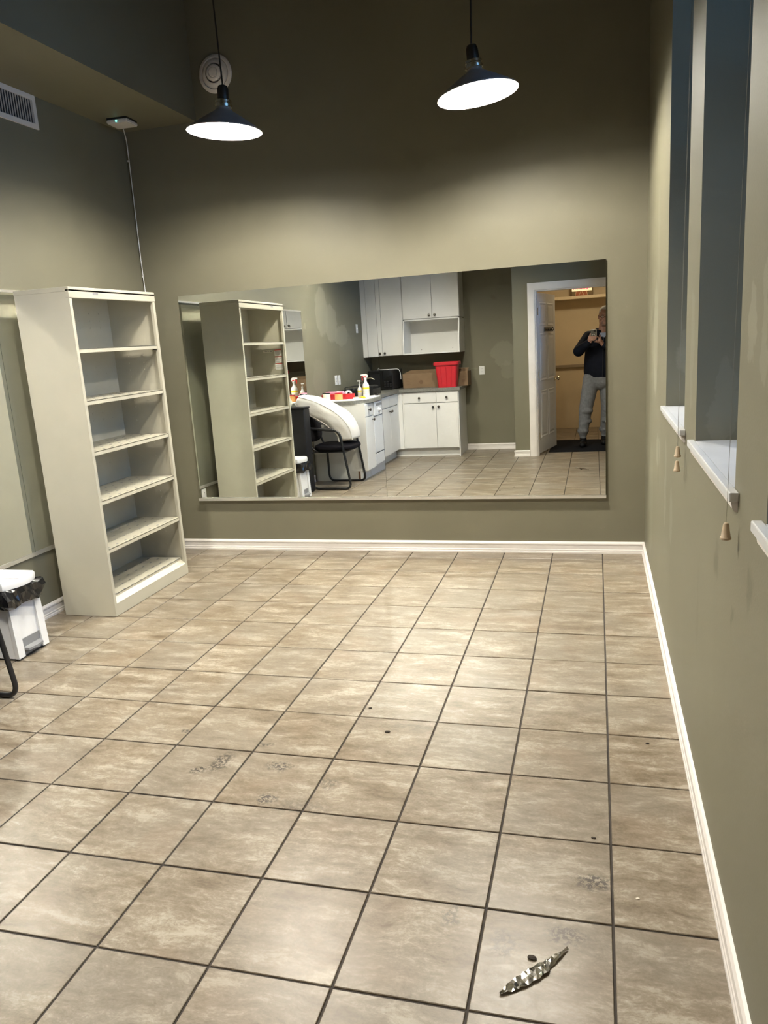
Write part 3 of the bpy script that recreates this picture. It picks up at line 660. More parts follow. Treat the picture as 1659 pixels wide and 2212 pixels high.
# uppers
UF = -5.00
ul = thing('upper_cabinet', (-2.9, -5.2, 1.36), 'tall white upper cabinet with two doors above the microwave', 'cabinet', 'white upper cabinets')
g = G(); g.box(XL+0.0013, -2.535, YK+0.0013, UF-0.018, 1.36, 2.46); g.build('body', 'white_matte', ul)
g = G(); g.box(XL+0.0013, -3.18, UF-0.018, UF-0.004, 1.36, 2.46); g.build('filler_strip', 'white_matte', ul)
frontS(-3.178, -2.838, 1.362, 2.458, UF-0.018, 'door', ul, (-2.868, 1.398)); frontS(-2.838, -2.537, 1.362, 2.458, UF-0.018, 'door', ul, (-2.80, 1.398))
ur = thing('upper_cabinet', (-2.15, -5.2, 1.36), 'white upper cabinet with two short doors over an open curved side shelf', 'cabinet', 'white upper cabinets')
g = G(); g.box(-2.532, -1.765, YK+0.0013, UF-0.018, 1.82, 2.46); g.build('body', 'white_matte', ur)
frontS(-2.528, -2.13, 1.822, 2.458, UF-0.018, 'door', ur, (-2.168, 1.862)); frontS(-2.13, -1.767, 1.822, 2.458, UF-0.018, 'door', ur, (-2.092, 1.862))
def side_profile():
    pts = [(YK+0.0013, 1.805), (UF, 1.805)]
    for k in range(13):
        u = k/12; pts.append((UF-0.0+0.055*math.sin(u*math.pi)*0.0+0.075*(0.5-0.5*math.cos(math.pi*u)), 1.795-u*0.30))
    pts += [(UF+0.075, 1.36), (YK+0.0013, 1.36)]
    return pts
for xa in (-2.532, -1.783):
    g = G(); g.poly([Vector((xa, a, b)) for a, b in side_profile()], (0.018, 0, 0)); g.build('side_panel', 'white_matte', ur)
g = G(); g.box(-2.514, -1.783, YK+0.008, UF, 1.800, 1.818); g.build('top_board', 'white_matte', ur)
g = G(); g.box(-2.514, -1.783, YK+0.008, UF+0.070, 1.36, 1.378, 0.002); g.build('bottom_board', 'white_matte', ur)
g = G(); g.box(-2.514, -1.783, YK+0.0013, YK+0.008, 1.36, 1.818); bp = g.build('back_board', 'white_matte', ur)
for xx in (-2.37, -1.93):
    g = G(); g.lathe([(0.005, 0), (0.005, 0.003), (0.002, 0.004)], (xx, YK+0.008, 1.415), (0, 1, 0), 10); g.build('screw', 'knob', bp)

# ------------------------------------------------------------------ things on the counter
CZ = CT1
mw = thing('microwave', (-2.92, -5.10, CZ), 'black microwave oven in the counter corner under the upper cabinet', 'microwave')
MR_ = Matrix.Translation((-2.92, -5.08, 0)) @ Matrix.Rotation(math.radians(8), 4, 'Z') @ Matrix.Translation((2.92, 5.08, 0))
g = G(); g.box(-3.17, -2.66, -5.27, -4.92, CZ+0.01, CZ+0.265, 0.006); g.build('body', 'black_plastic', mw, False, MR_)
g = G(); g.box(-3.165, -2.80, -4.92, -4.902, CZ+0.016, CZ+0.260, 0.004); md = g.build('door', 'black_gloss', mw, False, MR_)
g = G(); g.box(-3.135, -2.85, -4.9022, -4.9012, CZ+0.055, CZ+0.225); g.build('window', 'black_plastic', md, False, MR_)
g = G(); g.box(-2.798, -2.665, -4.92, -4.904, CZ+0.016, CZ+0.260, 0.003); mc = g.build('control_panel', 'black_gloss', mw, False, MR_)
for q in range(8):
    g = G(); g.box(-2.785+0.04*(q % 3), -2.755+0.04*(q % 3), -4.904, -4.902, CZ+0.04+0.03*(q//3), CZ+0.06+0.03*(q//3)); g.build('keypad_button', 'black_plastic', mc, False, MR_)
for q in range(4):
    g = G(); g.lathe([(0.012, 0), (0.012, 0.011)], (-3.13 if q < 2 else -2.70, -5.23 if q % 2 else -4.96, CZ), n=12); g.build('foot', 'black_plastic', mw, False, MR_)
g = G(); g.tube(bendpath([(-3.07, -5.05, CZ+0.270), (-3.05, -5.02, CZ+0.30), (-2.98, -5.0, CZ+0.298), (-2.92, -5.02, CZ+0.271), (-2.72, -5.0, CZ+0.271), (-2.62, -4.99, CZ+0.272), (-2.597, -4.99, CZ+0.20), (-2.60, -5.0, CZ+0.13)], 0.04), 0.0045, 8)
g.tube(arc((-3.02, -5.03, CZ+0.283), 0, 5.8, 0.03, (1, 0, 0), (0, 0.6, 0.35), 14), 0.0045, 8)
tag(g.build('power_cord', 'white_plastic', None, True), 'white power cord draped over the black microwave', 'cord')
cb = thing('cardboard_box', (-2.14, -5.12, CZ), 'long closed brown cardboard box on the counter behind the red bin', 'box')
g = G(); g.box(-2.585, -1.69, -5.345, -5.045, CZ, CZ+0.19, 0.003); g.build('body', 'cardboard', cb)
g = G(); g.poly([Vector((-2.585, -5.045, CZ+0.188)), Vector((-1.69, -5.045, CZ+0.188)), Vector((-1.69, -5.185, CZ+0.232)), Vector((-2.50, -5.185, CZ+0.232))], (0, 0.0, 0.004)); g.build('flap', 'cardboard', cb)
g = G()
for (x, z, w, h) in ((-2.54, 0.05, 0.06, 0.003), (-2.54, 0.07, 0.08, 0.003), (-2.54, 0.09, 0.05, 0.003), (-2.54, 0.11, 0.08, 0.003), (-2.54, 0.13, 0.06, 0.003), (-1.77, 0.05, 0.05, 0.04), (-1.77, 0.11, 0.05, 0.01)):
    g.box(x, x+w, -5.0452, -5.0445, CZ+z, CZ+z+h)
g.lathe([(0.028, 0), (0.028, 0.0006)], (-2.33, -5.0450, CZ+0.075), (0, 1, 0), 20); tag(g.build('print', 'card_ink', cb), kind='stuff')
rb = thing('storage_bin', (-1.935, -4.90, CZ), 'bright red plastic storage bin standing on the counter', 'bin')
def rring(cx, cy, wx, wy, z, r, g):
    out = []
    for (sx, sy, a0) in ((1, 1, 0), (-1, 1, 90), (-1, -1, 180), (1, -1, 270)):
        for k in range(5):
            a = math.radians(a0+k*22.5); out.append(g.bm.verts.new((cx+sx*(wx-r)+r*math.cos(a), cy+sy*(wy-r)+r*math.sin(a), z)))
    return out
g = G(); cx, cy = -1.935, -4.905
g.loft([rring(cx, cy, w, w*0.74, CZ+z, 0.03, g) for w, z in ((0.122, 0.0), (0.126, 0.05), (0.140, 0.20), (0.150, 0.305), (0.146, 0.305), (0.136, 0.20), (0.120, 0.012))]); g.build('body', 'red_plastic', rb, True)
g = G(); g.loft([rring(cx, cy, w, w*0.76, CZ+z, 0.035, g) for w, z in ((0.150, 0.292), (0.166, 0.290), (0.170, 0.300), (0.168, 0.326), (0.160, 0.332), (0.150, 0.330), (0.149, 0.292))], False); g.build('rim', 'red_plastic', rb, True)
for s in (-0.07, 0.0, 0.07):
    g = G(); g.tube([(cx+s*0.85, cy+0.74*0.124+0.001, CZ+0.02), (cx+s*1.1, cy+0.74*0.147+0.001, CZ+0.285)], 0.006, 8); g.build('rib', 'red_plastic', rb, True)
def spray(x, y, label, h, s, nozzle=True):
    t = thing('spray_bottle', (x, y, CZ), label, 'bottle')
    g = G(); g.lathe([(0.036*s, 0), (0.040*s, 0.006), (0.040*s, h*0.50), (0.034*s, h*0.56), (0.019*s, h*0.63), (0.015*s, h*0.70), (0.015*s, h*0.77)], (x, y, CZ), n=28); g.build('body', 'white_plastic', t, True)
    g = G(); g.lathe([(0.0404*s, h*0.10), (0.0404*s, h*0.44)], (x, y, CZ), n=28, cap=False); lb = g.build('label', 'cream', t, True)
    g = G(); g.lathe([(0.0408*s, h*0.34), (0.0408*s, h*0.42)], (x, y, CZ), n=28, cap=False); g.build('label_band', 'yellow', lb, True)
    g = G()
    for q in range(5): g.lathe([(0.0408*s, h*(0.13+q*0.036)), (0.0408*s, h*(0.14+q*0.036))], (x, y, CZ), n=28, cap=False)
    tag(g.build('label_text', 'grey_part_and_shade', lb, True), kind='stuff')
    g = G(); g.lathe([(0.017*s, h*0.76), (0.018*s, h*0.78), (0.018*s, h*0.84), (0.012*s, h*0.85)], (x, y, CZ), n=20); g.build('collar', 'white_plastic' if nozzle else 'white_plastic', t, True)
    hz = CZ+h*0.84
    if nozzle:
        g = G(); g.poly([Vector((x+a, y-0.011, hz+b)) for a, b in ((0.030, 0.0), (0.034, 0.028), (0.008, 0.046), (-0.052, 0.040), (-0.052, 0.024), (-0.020, 0.020), (-0.014, 0.0))], (0, 0.022, 0)); g.build('trigger_head', 'white_plastic', t)
        g = G(); g.tube([(x-0.018, y, hz+0.022), (x-0.040, y, hz+0.004), (x-0.036, y, hz-0.030)], [0.009, 0.008, 0.005], 8); g.build('trigger', 'trigger_red', t, True)
        g = G(); g.box(x-0.010, x+0.016, y-0.0125, y+0.0125, hz-0.004, hz+0.016, 0.002); g.build('trigger_collar', 'trigger_red', t)
    else:
        g = G(); g.tube([(x, y, hz-0.002), (x, y, hz+0.03)], 0.005, 8); g.box(x-0.028, x+0.012, y-0.008, y+0.008, hz+0.028, hz+0.042, 0.003); g.build('pump_head', 'white_plastic', t, True)
    return t
spray(-2.78, -3.56, 'white spray bottle with red trigger and yellow banded label on the counter', 0.27, 1.0)
spray(-2.87, -3.60, 'small white pump bottle beside the red trigger spray bottle', 0.185, 0.72, False)
g = G(); rnd = random.Random(3)
ply = [(-3.20, YE+0.01), (-2.74, YE+0.02), (-2.62, YE-0.12), (-2.62, -3.60), (-2.70, -3.72), (-2.84, -3.5), (-3.0, -3.45), (-3.2, -3.40)]
g.poly([Vector((a, b, CZ+0.0)) for a, b in ply], (0, 0, 0.006)); tag(g.build('paper_towel', 'paper'), 'flat white paper sheet spread over the counter end', 'paper')
PZ = CZ+0.006
def jar(x, y, label, m, h, r, lid):
    t = thing('jar', (x, y, PZ), label, 'jar')
    g = G(); g.lathe([(r*0.95, 0), (r, 0.004), (r, h*0.86), (r*0.9, h*0.9)], (x, y, PZ), n=24); b = g.build('body', m, t, True)
    g = G(); g.lathe([(r*0.96, h*0.88), (r*1.02, h*0.90), (r*1.02, h), (r*0.9, h*1.01)], (x, y, PZ), n=24); g.build('lid', lid, t, True)
    return t
jar(-3.10, -3.06, 'cream labelled jar with black lid next to the red packet', 'cream', 0.085, 0.045, 'black_plastic')
jar(-2.95, -3.06, 'amber labelled jar with red lid on the paper sheet', 'orange', 0.080, 0.045, 'red_plastic')
g = G(); g.box(-3.19, -2.80, -3.20, -3.135, PZ, PZ+0.062, 0.006); tag(g.build('packet', 'red_plastic'), 'long red packet lying behind the two jars', 'packet')
g = G(); g.box(-3.18, -2.97, -3.34, -3.23, PZ, PZ+0.085, 0.012); tag(g.build('packet', 'pink'), 'pink packet lying behind the long red packet', 'packet')
g = G(); g.tube([(-2.76, -3.27, PZ+0.012), (-2.70, -3.20, PZ+0.012), (-2.655, -3.12, PZ+0.012)], [0.013, 0.012, 0.009], 10); tag(g.build('marker_pen', 'yellow', None, True), 'thick yellow marker pen on the white paper', 'pen')
g = G(); g.box(-2.80, -2.73, -3.22, -3.12, PZ, PZ+0.020, 0.003); tag(g.build('scraper_blade', 'alu'), 'small grey metal scraper lying beside the yellow pen', 'scraper')
g = G(); g.tube([(-2.735, -3.80, CZ+0.016), (-2.69, -3.70, CZ+0.016), (-2.665, -3.64, CZ+0.020)], [0.016, 0.022, 0.012], 10); tag(g.build('brush', 'black_plastic', None, True), 'short black scrubbing brush at the counter edge beside the sink', 'brush')
tr = thing('dish_tray', (-3.0, -4.1, CZ), 'black dish drying tray with raised rim beside the faucet', 'tray')
g = G(); cx, cy = -2.98, -4.02
g.loft([rring(cx, cy, w, w*1.10, CZ+z, 0.03, g) for w, z in ((0.20, 0.0), (0.21, 0.06), (0.215, 0.075), (0.205, 0.075), (0.195, 0.012))]); g.build('basin', 'black_plastic', tr, True)
for q in range(7):
    g = G(); yy = cy-0.17+q*0.055; g.tube(bendpath([(cx-0.18, yy, CZ+0.014), (cx-0.18, yy, CZ+0.11), (cx+0.16, yy, CZ+0.11), (cx+0.16, yy, CZ+0.014)], 0.03), 0.003, 6); g.build('rack_wire', 'black_metal', tr, True)
fa = thing('faucet', (-3.12, -4.30, CZ), 'slim chrome kitchen faucet with arched spout', 'faucet')
g = G(); g.lathe([(0.026, 0), (0.024, 0.012), (0.014, 0.02), (0.012, 0.06)], (-3.12, -4.31, CZ), n=20); g.build('base', 'nickel', fa, True)
g = G(); g.tube(bendpath([(-3.12, -4.31, CZ+0.05), (-3.12, -4.31, CZ+0.13), (-2.95, -4.31, CZ+0.20), (-2.90, -4.31, CZ+0.17)], 0.06), 0.009, 10); g.build('spout', 'nickel', fa, True)
for q, (x, y) in enumerate(((-3.13, -3.56), (-3.04, -3.66))):
    t = thing('tape_roll', (x, y, CZ), ['upright white tape roll below the outlet plate', 'crumpled white paper roll beside the dish tray'][q], 'roll')
    g = G(); g.lathe([(0.022, -0.02), (0.042, -0.02), (0.042, 0.02), (0.022, 0.02), (0.022, -0.02)], (x, y, CZ+0.042), (0.6, 0.8, 0), 24, cap=False); g.build('roll_body', 'paper', t, True)

# ------------------------------------------------------------------ chair
ch = thing('armchair', (-2.85, -2.63, 0), 'black padded armchair with sled base carrying the white bundle', 'chair')
r_ = 0.0125
for y in (-2.37, -2.885):
    s = 1 if y > -2.6 else -1
    yi = y-0.0*s
    g = G(); g.tube(bendpath([(-3.07, y-s*0.012, 0.435), (-3.065, y, r_), (-2.625, y, r_), (-2.725, y, 0.635), (-3.13, y-s*0.02, 0.672)], 0.075, 8), r_, 12)
    g.build('side_frame', 'black_metal', ch, True)
    g = G(); g.box(-3.06, -2.78, y-0.022, y+0.022, 0.640, 0.668, 0.010, 3)
    g.build('arm_pad', 'black_plastic', ch, True, Matrix.Translation((-2.92, y, 0.654)) @ Matrix.Rotation(math.radians(5.0), 4, 'Y') @ Matrix.Translation((2.92, -y, -0.654)))
for y in (-2.44, -2.81):
    g = G(); g.tube(bendpath([(-2.70, y, 0.405), (-3.06, y, 0.402), (-3.14, y, 0.62), (-3.160, y, 0.74)], 0.09, 8), 0.011, 10); g.build('back_upright', 'black_metal', ch, True)
for x in (-3.04, -2.69):
    g = G(); g.tube([(x, -2.885, 0.402), (x, -2.37, 0.402)], 0.010, 8); g.build('cross_bar', 'black_metal', ch, True)
def pillow(c, ax, r, name, m, parent, pw=3.0, n=24, xf=None):
    """superellipsoid cushion; r=(rx,ry,rz)"""
    g = G(); q = bmesh.ops.create_uvsphere(g.bm, u_segments=n*2, v_segments=n, radius=1.0)
    for v in q['verts']:
        d = (abs(v.co.x)**pw+abs(v.co.y)**pw+abs(v.co.z)**pw)**(1/pw); v.co = v.co/d
        v.co = Vector((c[0]+v.co.x*r[0], c[1]+v.co.y*r[1], c[2]+v.co.z*r[2]))
    return g.build(name, m, parent, 'all', xf)
pillow((-2.845, -2.627, 0.445), None, (0.235, 0.235, 0.042), 'seat', 'black_fabric', ch, 3.2)
pillow((-3.135, -2.627, 0.655), None, (0.030, 0.225, 0.155), 'backrest', 'black_fabric', ch, 3.0, xf=Matrix.Translation((-3.135, -2.627, 0.725)) @ Matrix.Rotation(math.radians(-9), 4, 'Y') @ Matrix.Translation((3.135, 2.627, -0.725)))

# ------------------------------------------------------------------ white bundle leaning from the seat over the chair back
def bundle():
    g = G(); path = [V(-2.705, -2.63, 0.513), V(-2.722, -2.63, 0.612), V(-2.790, -2.61, 0.710), V(-2.880, -2.58, 0.790), V(-2.985, -2.53, 0.862), V(-3.085, -2.46, 0.925), V(-3.165, -2.43, 0.978)]
    rad = [(0.112, 0.15), (0.118, 0.165), (0.126, 0.175), (0.126, 0.17), (0.118, 0.16), (0.100, 0.14), (0.062, 0.12)]
    fine = []; n = 36; rg = []
    def cat(P, t):
        i = min(int(t), len(P)-2); u = t-i
        p0, p1, p2, p3 = P[max(i-1, 0)], P[i], P[i+1], P[min(i+2, len(P)-1)]
        return 0.5*((2*p1)+(p2-p0)*u+(2*p0-5*p1+4*p2-p3)*u*u+(3*p1-p0-3*p2+p3)*u**3)
    K = 30
    R2 = [Vector((a, b, 0)) for a, b in rad]
    for k in range(K+1):
        t = k/K*(len(path)-1); p = cat(path, t); p2 = cat(path, min(t+0.02, len(path)-1.0001)); p1 = cat(path, max(t-0.02, 0))
        tg = (p2-p1).normalized(); sd = V(0, 1, 0); nm = sd.cross(tg).normalized(); rr = cat(R2, t)
        f = 1.0
        if k == 0: f = 0.86
        if k == K: f = 0.90
        ring = []
        for q in range(n):
            a = 2*math.pi*q/n; pw = 2.6
            cx_, sy_ = math.cos(a), math.sin(a); d = (abs(cx_)**pw+abs(sy_)**pw)**(1/pw)
            wob = 1+0.018*math.sin(5*a+t*2.2)+0.012*math.sin(9*a-t*3)
            ring.append(g.bm.verts.new(p+nm*(cx_/d*rr.x*f*wob)+sd*(sy_/d*rr.y*f*wob)))
        rg.append(ring)
    g.loft(rg)
    t = thing('foam_bundle', (-2.70, -2.63, 0.487), 'bulky white wrapped bundle leaning on the black armchair', 'bundle')
    g.build('bundle_body', 'foam_white', t, 'all')
    # seam ridges along its length and the folded lower hem
    for a in (0.9, 2.25):
        g2 = G(); pts = []
        for k in range(K+1):
            tt = k/K*(len(path)-1); p = cat(path, tt); p2 = cat(path, min(tt+0.02, len(path)-1.0001)); p1 = cat(path, max(tt-0.02, 0))
            tg = (p2-p1).normalized(); sd = V(0, 1, 0); nm = sd.cross(tg).normalized(); rr = cat(R2, tt)
            d = (abs(math.cos(a))**2.6+abs(math.sin(a))**2.6)**(1/2.6)
            pts.append(p+nm*(math.cos(a)/d*rr.x*1.005)+sd*(math.sin(a)/d*rr.y*1.005))
        g2.tube(pts, 0.006, 8); g2.build('seam', 'foam_white', t, True)
bundle()

# ------------------------------------------------------------------ tall black box and pedal bin
tb = thing('black_cabinet', (-3.12, -2.21, 0), 'tall slim black upright box standing between pedal bin and armchair', 'box')
g = G(); g.box(-3.225, -3.015, -2.30, -2.14, 0.006, 0.895, 0.010, 3); g.build('body', 'black_vinyl', tb, True)
g = G(); g.box(-3.23, -3.01, -2.305, -2.135, 0.895, 0.912, 0.006, 2); g.build('lid', 'black_vinyl', tb, True)
for q in range(4):
    g = G(); xx, yy = (-3.20 if q < 2 else -3.04), (-2.28 if q % 2 else -2.16); g.box(xx-0.012, xx+0.012, yy-0.012, yy+0.012, 0, 0.0065); g.build('foot', 'black_plastic', tb)
pb = thing('pedal_bin', (-3.08, -1.88, 0), 'white plastic pedal bin with black liner beside the bookcase', 'bin')
px0, px1, py0, py1 = -3.21, -2.952, -1.992, -1.762
def taper_box(g, z0, z1, e0, e1, r0=0.022, n=1):
    rings = []
    for z, e in ((z0, e0), (z1, e1)):
        rings.append(rring((px0+px1)/2, (py0+py1)/2, (px1-px0)/2+e, (py1-py0)/2+e, z, r0, g))
    g.loft(rings)
g = G(); taper_box(g, 0.012, 0.345, 0.0, -0.012); g.build('body', 'white_plastic', pb, True)
g = G(); g.box(px1-0.05, px1-0.003, py0+0.015, py1-0.015, 0.0, 0.014); g.box(px0+0.01, px0+0.05, py0+0.015, py1-0.015, 0.0, 0.014); g.build('base', 'black_plastic', pb)
for y0, y1 in ((py0-0.001, py0+0.045), (py1-0.045, py1+0.001)):
    g = G(); g.poly([Vector((px1-0.01, y0, 0.012)), Vector((px1+0.014, y0, 0.012)), Vector((px1-0.001, y0, 0.335)), Vector((px1-0.02, y0, 0.335))], (0, y1-y0, 0)); g.build('front_pillar', 'white_plastic', pb)
g = G(); g.box(px1-0.004, px1+0.0016, py0+0.045, py1-0.045, 0.012, 0.102); g.build('pedal_recess', 'grey_part_and_shade', pb)  # grey panel, its tone standing in for shade around the pedal
g = G(); g.poly([Vector((px1, py0+0.050, 0.045)), Vector((px1+0.030, py0+0.060, 0.038)), Vector((px1+0.037, (py0+py1)/2, 0.037)), Vector((px1+0.030, py1-0.060, 0.038)), Vector((px1, py1-0.050, 0.045))], (0, 0, 0.012)); g.build('pedal', 'grey_part_and_shade', pb)
g = G()
def lid_ring(z, e, g):
    out = []
    n = 14
    for k in range(n+1):
        u = k/n; y = py0-e+(py1-py0+2*e)*u; bow = 0.042*(1-(2*u-1)**2)
        out.append(g.bm.verts.new((px1+e+bow-0.018, y, z)))
    out.append(g.bm.verts.new((px0-e, py1+e, z))); out.append(g.bm.verts.new((px0-e, py0-e, z)))
    return out
g.loft([lid_ring(z, e, g) for z, e in ((0.385, 0.006), (0.412, 0.008), (0.424, 0.003), (0.428, -0.010))]); g.build('lid', 'white_plastic', pb, True)
g = G(); g.box(px0-0.004, px1+0.0235, (py0+py1)/2-0.038, (py0+py1)/2-0.035, 0.4275, 0.4292); g.build('lid_groove', 'grey_part_and_shade', pb)  # thin grey strip on the lid, painted as the shade of a groove
g = G(); taper_box(g, 0.345, 0.386, -0.012, -0.006); g.build('inner_rim', 'white_plastic', pb, True)
# liner folded over the rim
g = G(); rnd = random.Random(5); rg = []
for z, e, amp in ((0.388, 0.004, 0.002), (0.378, 0.020, 0.006), (0.345, 0.026, 0.008), (0.315, 0.026, 0.008), (0.292, 0.020, 0.006), (0.288, 0.016, 0.003)):
    ring = []
    N = 64
    for k in range(N):
        a = 2*math.pi*k/N; ca, sa = math.cos(a), math.sin(a); pw = 16
        d = (abs(ca)**pw+abs(sa)**pw)**(1/pw)
        jx = amp*(math.sin(7*a+z*40)+math.sin(13*a-z*60)*0.7)
        dz = amp*1.3*math.sin(5*a+2)+amp*0.8*rnd.uniform(-1, 1)
        ring.append(g.bm.verts.new(((px0+px1)/2+ca/d*((px1-px0)/2+0.003+e+jx), (py0+py1)/2+sa/d*((py1-py0)/2+0.003+e+jx), min(z+dz, 0.3845) if z > 0.37 else z+dz)))
    rg.append(ring)
g.loft(rg, False); tag(g.build('bin_liner', 'bagblack', None, False), 'shiny black bin liner folded over the white pedal bin', 'bin liner')

# ------------------------------------------------------------------ foil wrapper and crumbs on the floor
g = G(); rnd = random.Random(11); a_, b_ = V(-0.262, -3.575, 0.001), V(-0.112, -3.405, 0.001); dr = (b_-a_); pn = V(-dr.y, dr.x, 0).normalized()
N = 26; rows = []
for k in range(N+1):
    u = k/N; wdt = 0.006+0.030*math.sin(math.pi*min(1, u*1.1))**0.8*(1.0 if u < 0.62 else 0.75)
    bow = 0.007*math.sin(math.pi*u)
    rows.append([g.bm.verts.new(a_+dr*u+pn*(-bow+wdt*s*0.5+rnd.uniform(-.0015, .0015))+V(0, 0, 0.0015+rnd.uniform(0, 0.009)*(1-abs(s)*0.5))) for s in (-1, -0.4, 0.2, 1)])
for r0, r1 in zip(rows, rows[1:]):
    for k in range(3): g.bm.faces.new((r0[k], r0[k+1], r1[k+1], r1[k]))
ex = bmesh.ops.extrude_face_region(g.bm, geom=list(g.bm.faces))
for e in ex['geom']:
    if isinstance(e, bmesh.types.BMVert): e.co.z = max(0.0004, e.co.z-0.0012)
tag(g.build('foil_strip', 'foil'), 'crinkled shiny foil wrapper strip lying on a floor tile', 'wrapper')
for (x, y, s, m, lab) in ((-0.84, -2.421, 0.012, 'chip', 'dark brown crumb on the tile near the scuff marks'), (-0.964, -2.235, 0.008, 'chip', 'small dark speck of debris on the bright tile'),
                     (0.066, -3.192, 0.006, 'cream', 'tiny pale pebble on the tile next to the window wall'), (-0.196, -3.452, 0.012, 'chip', 'dark curled chip lying beside the foil strip'),
                     (0.14, -2.36, 0.007, 'chip', 'small dark chip on the tile below the windows'), (-0.05, -2.95, 0.007, 'chip', 'small dark chip at a grout joint')):
    g = G(); g.ball((x, y, s*0.25), (s, s*0.6, s*0.3), 8)
    for v in g.bm.verts: v.co += Vector((random.uniform(-1, 1), random.uniform(-1, 1), 0))*s*0.15
    tag(g.build('debris_chip', m), lab, 'debris', 'floor debris')

# ------------------------------------------------------------------ doorway: casing, door, entry fittings
g = G(); cw = 0.085
for x0, x1 in ((DX0-cw, DX0), (DX1, DX1+cw)):
    g.box(x0, x1, YD, YD+0.016, 0, DZ); g.box(x0+0.012, x1-0.012, YD+0.016, YD+0.020, 0, DZ)
g.box(DX0-cw, DX1+cw, YD, YD+0.016, DZ, DZ+cw); g.box(DX0-cw+0.012, DX1+cw-0.012, YD+0.016, YD+0.020, DZ+0.012, DZ+cw-0.012)
struct('trim_1', g, 'white_trim', 'white moulded casing around the doorway', 'door casing')
g = G(); g.box(DX0, DX0+0.016, YD-0.12, YD, 0, DZ); g.box(DX1-0.016, DX1, YD-0.12, YD, 0, DZ); g.box(DX0+0.016, DX1-0.016, YD-0.12, YD, DZ-0.016, DZ)
g.box(DX0+0.016, DX0+0.028, YD-0.075, YD-0.04, 0, DZ-0.016)
struct('trim_2', g, 'white_trim', 'white door jamb lining inside the doorway', 'door jamb')
HX, HY = DX0+0.022, YD-0.118; ANG = math.radians(78)
door = thing('door_1', (HX, HY, 0.012), 'white six panel door standing open into the cream entry', 'door', kind='structure')
# door modelled closed along +x from hinge with its face toward +y, then swung
DRX = Matrix.Translation((HX, HY, 0)) @ Matrix.Rotation(-ANG, 4, 'Z')
def dbox(u0, u1, d0, d1, z0, z1, bev=0.0):
    g = G(); g.box(u0, u1, d0, d1, z0, z1, bev); return g
DWID, DT = 0.855, 0.035
g = dbox(0.003, DWID, -DT, 0, 0.014, 2.028, 0.001); slab = g.build('slab', 'door_white', door, False, DRX)
pan = []
for (u0, u1) in ((0.115, 0.385), (0.475, 0.745)):
    for (z0, z1) in ((0.22, 0.80), (0.95, 1.52), (1.64, 1.90)): pan.append((u0, u1, z0, z1))
for (u0, u1, z0, z1) in pan:
    for side in (0, 1):
        g = G(); y0 = 0 if side == 0 else -DT; sg = 1 if side == 0 else -1
        def rect(e, y): return [g.bm.verts.new(p) for p in ((u0+e, y, z0+e), (u1-e, y, z0+e), (u1-e, y, z1-e), (u0+e, y, z1-e))]
        g.loft([rect(-0.012, y0-sg*0.001), rect(-0.008, y0+sg*0.005), rect(0.004, y0+sg*0.004), rect(0.016, y0+sg*0.0005), rect(0.045, y0+sg*0.0055)])
        g.build('raised_panel', 'door_white', slab, False, DRX)
for s, y in ((1, 0), (-1, -DT)):
    g = G(); g.lathe([(0.030, 0), (0.030, 0.006), (0.012, 0.010), (0.011, 0.030), (0.024, 0.038), (0.029, 0.050), (0.024, 0.062), (0.010, 0.066)], (DWID-0.06, y, 0.93), (0, s, 0), 24); g.build('door_knob', 'nickel', door, True, DRX)
for z in (0.24, 1.02, 1.80):
    g = G(); g.tube([(0, 0.006, z-0.045), (0, 0.006, z+0.045)], 0.006, 8); g.box(-0.006, 0.003, -0.030, 0.004, z-0.044, z+0.044); g.build('hinge', 'nickel', door, True, DRX)
hk = thing('hook_rail', (HX+0.1, HY-0.4, 1.55), 'black hook rail fixed across the open white door', 'hook rail')
g = dbox(0.30, 0.62, 0.005, 0.016, 1.555, 1.605, 0.002); g.build('rail', 'black_plastic', hk, False, DRX)
for q in range(4):
    u = 0.34+q*0.08
    g = G(); g.tube(bendpath([(u, 0.014, 1.575), (u, 0.045, 1.565), (u, 0.055, 1.59)], 0.02), 0.005, 8); g.build('hook', 'black_metal', hk, True, DRX)
g = G(); g.tube(arc((0.66, 0.018, 1.585), 0.3, 5.6, 0.028, (1, 0, 0), (0, 0, 1), 14), 0.004, 8); g.tube([(0.60, 0.016, 1.58), (0.65, 0.02, 1.60)], 0.004, 8); g.build('key_loop', 'black_metal', hk, True, DRX)
g = G(); g.box(-0.63, 0.45, -6.09, -4.885, 0.0, 0.008, 0.003); tag(g.build('doormat', 'mat_dark'), 'dark charcoal doormat on the entry floor under the standing person', 'mat')
t = thing('wall_shelf', (-0.1, YV, 2.05), 'long cream wall shelf carrying the lit sign', 'shelf')
g = G(); g.box(XV0+0.002, XV1-0.002, YV, YV+0.30, 2.045, 2.09, 0.003); g.build('board', 'vest_trim', t)
g = G(); g.tube([(XV0+0.001, YV+0.22, 1.985), (XV0+0.30, YV+0.22, 1.985)], 0.014, 10); g.build('rod_stub', 'wood_raw', t, True)
g = G(); g.box(XV0+0.001, XV0+0.02, YV, YV+0.28, 1.96, 2.045); g.build('cleat', 'vest_trim', t)
g = G(); g.box(XV0+0.001, XV1-0.001, YV, YV+0.045, 0.985, 1.03, 0.003); struct('trim_3', g, 'rail_grey', 'taupe chair rail across the cream entry wall', 'chair rail')
sg = thing('lit_sign', (-0.23, YV+0.15, 2.09), 'small lit box sign with red lettering standing on the cream shelf', 'sign')
g = G(); g.box(-0.392, -0.068, YV+0.08, YV+0.17, 2.09, 2.30, 0.003); g.build('case', 'sign_dark', sg)
g = G(); g.box(-0.388, -0.084, YV+0.17, YV+0.205, 2.165, 2.27, 0.002); fc = g.build('lit_face', 'sign_face', sg)
